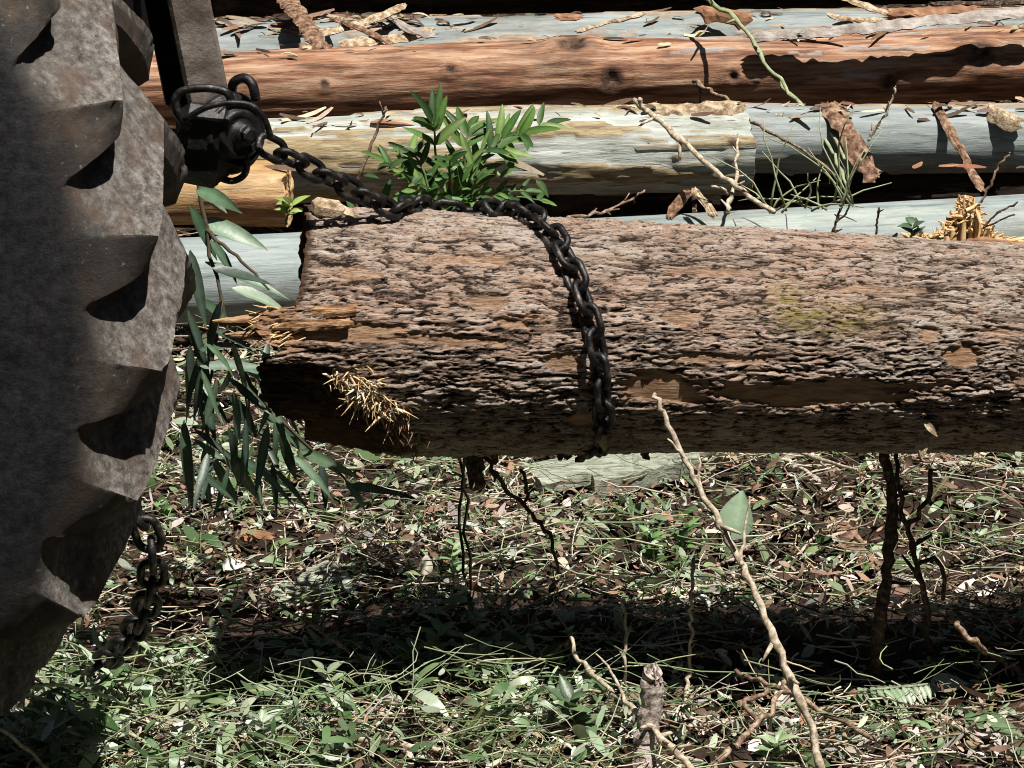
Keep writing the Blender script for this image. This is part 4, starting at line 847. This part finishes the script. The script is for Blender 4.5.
# the leafy plant growing behind the dragged log
PLG = [(.05, .125, .022), (.085, .18, .035), (.03, .075, .018), (.14, .23, .055), (.045, .10, .02)]
b0 = P(455, 225, .30); b0.z = .35
pl = empty('leafy_plant', (b0.x, b0.y, 0), 'bright green leafy plant sprouting behind the log where the chain passes', 'plant')
st = MB(); fo = MB(); st.c = (.13, .17, .07)
def frond(base, tip, pairs, L, w, rise=.6, terminal=True, arch=.04, cols=PLG, facing=Vector((0, -.55, .75))):
    base = Vector(base); tip = Vector(tip); mid = (base+tip)/2+Vector((0, -.01, arch)); q = wob([base, mid, tip], 12, .0008); m = len(q)
    st.tube(q, [.0022-.0012*i/(m-1) for i in range(m)], 5)
    for i in range(pairs):
        f = .28+.68*i/max(1, pairs-1); k = min(m-2, int(f*(m-1))); p = q[k]; t = (q[k+1]-q[k-1]).normalized(); sd = t.cross(facing).normalized()
        for s in (-1, 1):
            fo.c = greens(cols); d = (sd*s*random.uniform(.6, .95)+t*random.uniform(.5, .8)+Vector((0, 0, random.uniform(.2, .9)*rise))).normalized(); ll = L*random.uniform(.8, 1.12)*(1-.25*abs(f-.6))
            fo.leaf(p, d, facing+Vector((random.gauss(0, .35), 0, random.gauss(0, .3))), ll, w*.68*random.uniform(.75, 1.1), random.uniform(.1, .6), .22, 8, wav=.05, par=.5)
    if terminal: fo.c = greens(cols); fo.leaf(q[-1], (q[-1]-q[-3]), facing, L*1.0, w*.7, .3, .22, 8, wav=.05, par=.5)
bs = [P(448+random.uniform(-14, 18), 222, .26+random.uniform(-.05, .06)) for _ in range(12)]
frond(bs[0], P(432, 122, .22), 6, .060, .018, terminal=True)
frond(bs[1], P(524, 134, .25), 7, .056, .017, terminal=True)
frond(bs[2], P(545, 125, .33), 3, .046, .013)
frond(bs[3], P(385, 163, .2), 7, .040, .012, arch=.02)
frond(bs[4], P(408, 150, .26), 6, .044, .013, arch=.03)
frond(bs[5], P(470, 130, .3), 6, .052, .015)
frond(bs[6], P(500, 150, .2), 5, .046, .015)
frond(bs[7], P(525, 190, .2), 4, .028, .010, arch=.015)
frond(bs[8], P(540, 200, .24), 3, .026, .010, arch=.02)
frond(bs[9], P(415, 185, .17), 5, .026, .009, arch=.015)
frond(bs[10], P(478, 178, .15), 5, .026, .009, arch=.01)
frond(bs[11], P(450, 160, .18), 4, .036, .012, arch=.02)
for i in range(75):
    p = P(random.gauss(458, 38), random.uniform(165, 216), random.uniform(.16, .36)); fo.c = greens(PLG); fo.leaf(p, Vector((random.gauss(0, 1), random.gauss(-.3, .6), random.gauss(.3, .7))), Vector((0, -.5, .9)), random.uniform(.018, .036), random.uniform(.006, .011), random.uniform(.1, .8), .2, 5)
for i in (0, 3):
    b = bs[i]; st.c = (.035, .032, .02); st.tube(wob([Vector((b.x*.5+b0.x*.5+.02, .33, 0.02)), Vector((b.x+.02, b.y+.03, .25)), b], 14, .005), .0022, 5)
st.build('stems', M['twig'], pl); fo.build('foliage', M['lush'], pl, fix=False)

# fallen gum branch at the left of the butt
GUM = [(.06, .11, .065), (.10, .155, .095), (.20, .26, .19), (.035, .06, .04), (.14, .19, .13)]
gb = empty('gum_branch', (P(215, 420, .3).x, .3, 0), 'leafy gum branch with long drooping leaves between the tyre and the log butt', 'branch')
st = MB(); fo = MB(); st.c = (.09, .075, .05)
for q in ([(196, 170, .35), (206, 230, .33), (222, 300, .3), (236, 360, .3), (252, 420, .32)], [(206, 230, .33), (235, 255, .3), (270, 290, .28)], [(222, 300, .3), (212, 360, .27), (205, 430, .3)], [(236, 360, .3), (275, 415, .25), (330, 465, .28), (360, 490, .3)]):
    st.tube(wob([P(*k) for k in q], 12, .0015), [.0034-.0018*i/11 for i in range(13)], 6)
LV_ = [((193, 221), (268, 243), .030, 4), ((190, 205), (214, 262), .016, 0), ((212, 268), (274, 294), .022, 3), ((232, 288), (290, 312), .022, 2), ((205, 262), (290, 300), .018, 1), ((198, 300), (236, 330), .020, 0), ((196, 352), (250, 340), .016, 0),
       ((200, 366), (264, 370), .020, 2), ((236, 360), (268, 384), .018, 1), ((190, 345), (188, 430), .018, 3), ((204, 385), (212, 440), .018, 3), ((184, 420), (190, 515), .018, 0), ((208, 440), (196, 520), .016, 1), ((222, 448), (262, 512), .018, 2), ((212, 455), (236, 514), .014, 4),
       ((228, 395), (262, 440), .018, 3), ((240, 380), (300, 462), .020, 0), ((262, 412), (322, 470), .018, 1), ((280, 430), (298, 500), .016, 3), ((300, 450), (352, 478), .018, 4), ((290, 455), (342, 500), .014, 2), ((268, 425), (256, 500), .014, 0), ((320, 462), (330, 515), .014, 3),
       ((350, 485), (400, 500), .015, 1), ((345, 480), (372, 520), .014, 0), ((215, 330), (252, 350), .016, 3), ((190, 250), (205, 330), .018, 3), ((222, 300), (196, 380), .016, 3), ((210, 240), (240, 285), .016, 0), ((196, 190), (236, 205), .022, 1), ((200, 180), (222, 216), .020, 4), ((188, 310), (214, 400), .016, 3), ((230, 455), (290, 488), .015, 3)]
for i in range(44): a = (random.uniform(186, 282), random.uniform(330, 470)); g_ = random.uniform(.6, 1.9); LV_.append((a, (a[0]+55*math.cos(g_), a[1]+60*math.sin(g_)), random.uniform(.008, .014), random.choice((0, 0, 1, 3, 3, 3))))
for (a, b, w, c) in LV_:
    d1 = random.uniform(.18, .40); p = P(*a, d1); q = P(*b, d1+random.uniform(-.07, .04)); fo.c = tuple(x*random.uniform(.9, 1.1) for x in GUM[c])
    fo.leaf(p, (q-p)+Vector((0, 0, .01)), Vector((random.gauss(0, .3), -.6, random.uniform(.4, 1))), (q-p).length, w*.82, random.uniform(-.2, .8), .15, 10, twist=random.uniform(-.8, .8), wav=.04)
st.build('twigs', M['twig'], gb); fo.build('foliage', M['gum'], gb, fix=False)

def sprig(label, base, tip, nl, L, w, cols, name='weed', cat='weed', stemc=(.30, .34, .20), whorl=False, r=.0018):
    b = gpt(*base, 0.0) if len(base) == 2 else P(*base); t = P(*tip) if len(tip) == 3 else Vector((P(tip[0], tip[1], b.y)))
    root = empty(name, b, label, cat); st = MB(); fo = MB(); st.c = stemc
    q = wob([b, (b+t)/2+Vector((random.gauss(0, .004), -.006, .004)), t], 8, .001); m = len(q); st.tube(q, [r*(1.2-.7*i/(m-1)) for i in range(m)], 5)
    for i in range(nl):
        f = (.35+.65*i/max(1, nl-1)) if not whorl else 1-.12*random.random(); k = min(m-1, int(f*(m-1)+.5)); p = q[k]; an = i*2.4+random.random(); fo.c = greens(cols)
        d = Vector((math.cos(an), math.sin(an)*.7, .45+.35*f)); fo.leaf(p, d, Vector((0, -.35, 1)), L*random.uniform(.75, 1.2), w*random.uniform(.8, 1.15), random.uniform(.1, .9), .2, 6)
    st.build('stem', M['twig'], root); fo.build('leaves', M['green'], root, fix=False); return root
PG = [(.30, .37, .26), (.40, .46, .36), (.22, .29, .17)]; DG = [(.10, .19, .06), (.15, .26, .09), (.07, .13, .04)]; MG = [(.18, .27, .13), (.26, .35, .2)]
sprig('pale weed with an upright leafy stem beside the black shadow', (204, 690), (233, 610), 9, .024, .009, PG, stemc=(.45, .42, .33))
sprig('pale weed with spread leaves in front of the loose chain', (214, 712), (150, 650), 10, .026, .010, PG)
sprig('whitish forked weed lying over the soil right of the loose chain', (215, 705), (182, 655), 9, .022, .009, PG)
sprig('weed with one broad dark upright leaf left of centre', (410, 700), (408, 650), 7, .034, .015, DG)
sprig('bright green broad-leaved weed in the log shadow', (432, 690), (440, 632), 12, .030, .013, MG)
sprig('pale-leaved weed leaning right of the bright green one', (462, 668), (478, 622), 9, .024, .011, PG)
sprig('low weed with drooping pale leaves at the black shadow edge', (352, 730), (325, 668), 10, .026, .010, PG)
sprig('dark green weed clump standing on the grass below the soil', (318, 712), (300, 678), 14, .026, .012, DG)
sprig('yellow-green seedling in the litter near the tyre', (170, 528), (162, 508), 9, .020, .009, DG)
sprig('fresh green weed clump right of the chain on the litter', (655, 575), (650, 535), 16, .024, .010, DG)
sprig('second green weed clump left of the leaning stick', (682, 570), (686, 528), 14, .024, .010, DG)
sprig('upright green weed under the chain at mid litter', (455, 590), (452, 545), 10, .022, .010, MG)
sprig('whitish star-shaped weed left of the yellowish bent stick', (588, 705), (578, 682), 8, .024, .009, PG, whorl=True)
sprig('big pale weed head at the bottom centre', (520, 735), (500, 715), 12, .030, .011, PG)
sprig('dark leafy weed at the bottom left of the pale stub', (580, 745), (570, 700), 12, .034, .014, [(.05, .09, .04), (.08, .14, .06)])
sprig('pale leafy weed at the right of the big pale head', (560, 735), (550, 708), 10, .028, .011, PG)
sprig('small green weed at the foot of the forked bush twig', (770, 768), (778, 742), 12, .026, .010, MG)
sprig('low green weed in the bottom left corner', (40, 765), (55, 725), 14, .034, .013, PG)
sprig('pale weed clump spreading at lower left', (115, 755), (105, 722), 14, .036, .014, PG)
sprig('mid-green weed clump below the dark green clump', (260, 760), (262, 722), 14, .030, .012, PG)
sprig('green weed along the right edge above the shadow', (975, 560), (982, 535), 10, .02, .008, MG)
sprig('small dark-leaved seedling before the pale log', (908, 244, 1.45), (912, 226, 1.45), 7, .030, .014, [(.05, .09, .05), (.09, .15, .08)], name='seedling', cat='seedling')
sprig('tiny yellow-green seedling above the butt of the dragged log', (286, 226, .35), (290, 204, .35), 8, .026, .011, [(.24, .34, .08), (.30, .36, .12)], name='seedling', cat='seedling')
# single big leaves
def big_leaf(label, a, d, L, w, col, nrm=(0, -.5, 1), name='fallen_leaf', bend=.3, mat='green', Yp=None):
    p = gpt(*a, .02) if Yp is None else P(*a, Yp); mb = MB(); mb.c = col; mb.leaf(p, d, nrm, L, w, bend, .18, 10, wav=.03)
    return tag(mb.build(name, M[mat], None, fix=False), label, 'leaf')
big_leaf('broad pale green leaf standing against the leaning stick', (733, 540), (.15, .15, 1), .075, .048, (.30, .42, .28), (-.3, -1, .3))
big_leaf('round pale leaf lying right of the fern leaf', (930, 688), (1, .2, .15), .055, .03, (.38, .44, .36))
big_leaf('dull green long leaf lying at the right edge', (965, 716), (1, -.75, .05), .085, .028, (.10, .17, .08))
big_leaf('pale curled dry leaf on the soil left of centre', (222, 568), (1, .2, .2), .036, .022, (.70, .64, .58), mat='litter')
big_leaf('cream dry leaf upright in the litter by the green weed', (425, 575), (.1, .2, 1), .03, .018, (.62, .52, .44), (0, -1, .2), mat='litter')
big_leaf('pale pink dry leaf under the leaning stick', (783, 712), (-.1, .3, 1), .04, .02, (.62, .50, .44), (0, -1, .2), mat='litter')
big_leaf('curled whitish dry leaf in the bottom right litter', (745, 748), (1, -.1, .2), .04, .018, (.68, .62, .56), mat='litter')
big_leaf('grey-green round leaf on the cut grass at left', (170, 732), (1, .1, .1), .045, .028, (.40, .46, .38))
big_leaf('pale green broad leaf at the bottom left', (78, 752), (1, .1, .15), .055, .03, (.40, .46, .38))
# the fern leaf
fr = empty('fern_leaf', gpt(852, 694, .02), 'fallen fern leaf with comb-like leaflets at lower right', 'fern'); fm = MB(); sm = MB(); sm.c = (.36, .4, .3)
q = wob([gpt(846, 694, .03), gpt(890, 688, .05), gpt(932, 684, .03)], 16, .0005); sm.tube(q, .0018, 5)
for i in range(2, len(q)-1):
    t = (q[i+1]-q[i-1]).normalized()
    for s in (-1, 1):
        fm.c = greens([(.24, .32, .2), (.19, .27, .16)]); fm.leaf(q[i], t*.45+Vector((0, s*1.0, -.25)), Vector((0, -.3, 1)), .038*(1-abs(i/len(q)-.45)), .0085, .3, .15, 5)
sm.build('midrib', M['twig'], fr); fm.build('leaflets', M['green'], fr, fix=False)

# ================================================================== THE WOOD ROUND THE CLEARING (out of frame; added and raised to shut out the low sky)
n = 52000; an = RNG.uniform(0, 2*PI, n); rad = RNG.uniform(6.3, 10, n); hh = RNG.uniform(.1, 13, n)
clump = fbm(np.cos(an)*rad*.9, np.sin(an)*rad*.9, hh*.9, 3, 5); keep = clump > -.28; an, rad, hh = an[keep], rad[keep], hh[keep]; n = len(an)
p = np.stack([np.cos(an)*rad, np.sin(an)*rad+.4, hh], -1)
L = RNG.uniform(.25, .55, n); V, Q, pg = leaves_np(p, RNG.uniform(0, 2*PI, n), RNG.normal(.3, .7, n), RNG.normal(0, .8, n), L, L*RNG.uniform(.3, .6, n), RNG.normal(.4, .5, n), pal(n, [(.05, .085, .035), (.075, .12, .05), (.04, .06, .03)], (3, 2, 2)), 4, .8)
k = 46; an = np.arange(k)*2*PI/k+RNG.normal(0, .05, k); rad = RNG.uniform(8, 11, k); q = np.stack([np.cos(an)*rad, np.sin(an)*rad+.4, np.full(k, 4.4)], -1)
V2, Q2, pg2 = tubes_np(q, RNG.uniform(0, 6, k), np.full(k, PI/2)+RNG.normal(0, .04, k), np.full(k, 9.), RNG.uniform(.07, .15, k), RNG.normal(0, .02, k), pal(k, [(.30, .27, .23), (.2, .15, .11)], (1, 1)), 8, 10)
o = link('sky_block_wood', mesh_np('sky_block_wood', np.concatenate([V, V2]), np.concatenate([Q, Q2+len(V)]), M['litter'], True, {'pig': np.concatenate([pg, pg2])}))
tag(o, 'unseen wood of slim trees added round the clearing to shut out sky', 'wood', kind='stuff')

# scraps of bark lying on the logs of the pile
pp = []; yw = []
for (li, x0, x1, nn) in ((6, -.9, 1.2, 60), (7, -.75, -.2, 120), (7, -.9, 1.2, 50), (1, -.55, .45, 45), (2, .45, 1.2, 45), (5, -.9, 1.2, 25)):
    p0, p1, r0, r1, bz = LOGS[li]
    for _ in range(nn):
        x = random.uniform(x0, x1); f = (x-p0.x)/(p1.x-p0.x); c = p0.lerp(p1, f); r = (r0+(r1-r0)*f)*1.03; ph = math.radians(random.uniform(-15, 40))
        pp.append((x, c.y-r*math.sin(ph), c.z+bz*4*f*(1-f)+r*math.cos(ph)+random.random()*.006)); yw.append(random.gauss(0, .5))
n = len(pp); L = RNG.lognormal(-3.4, .6, n).clip(.008, .16)
V, Q, pg = leaves_np(np.array(pp), np.array(yw), RNG.normal(0, .1, n), RNG.normal(.4, .4, n), L, np.minimum(L*RNG.uniform(.07, .25, n), .011), RNG.normal(-.4, 1.0, n), pal(n, [(.40, .29, .19), (.20, .12, .08), (.58, .47, .34), (.10, .07, .05), (.34, .16, .09)], (3, 3, 2, 3, 1)), 5, .4)
o = link('bark_scraps', mesh_np('bark_scraps', V, Q, M['litter'], True, {'pig': pg})); tag(o, 'small scraps and shavings of bark strewn on the piled logs', 'bark scraps', kind='stuff')
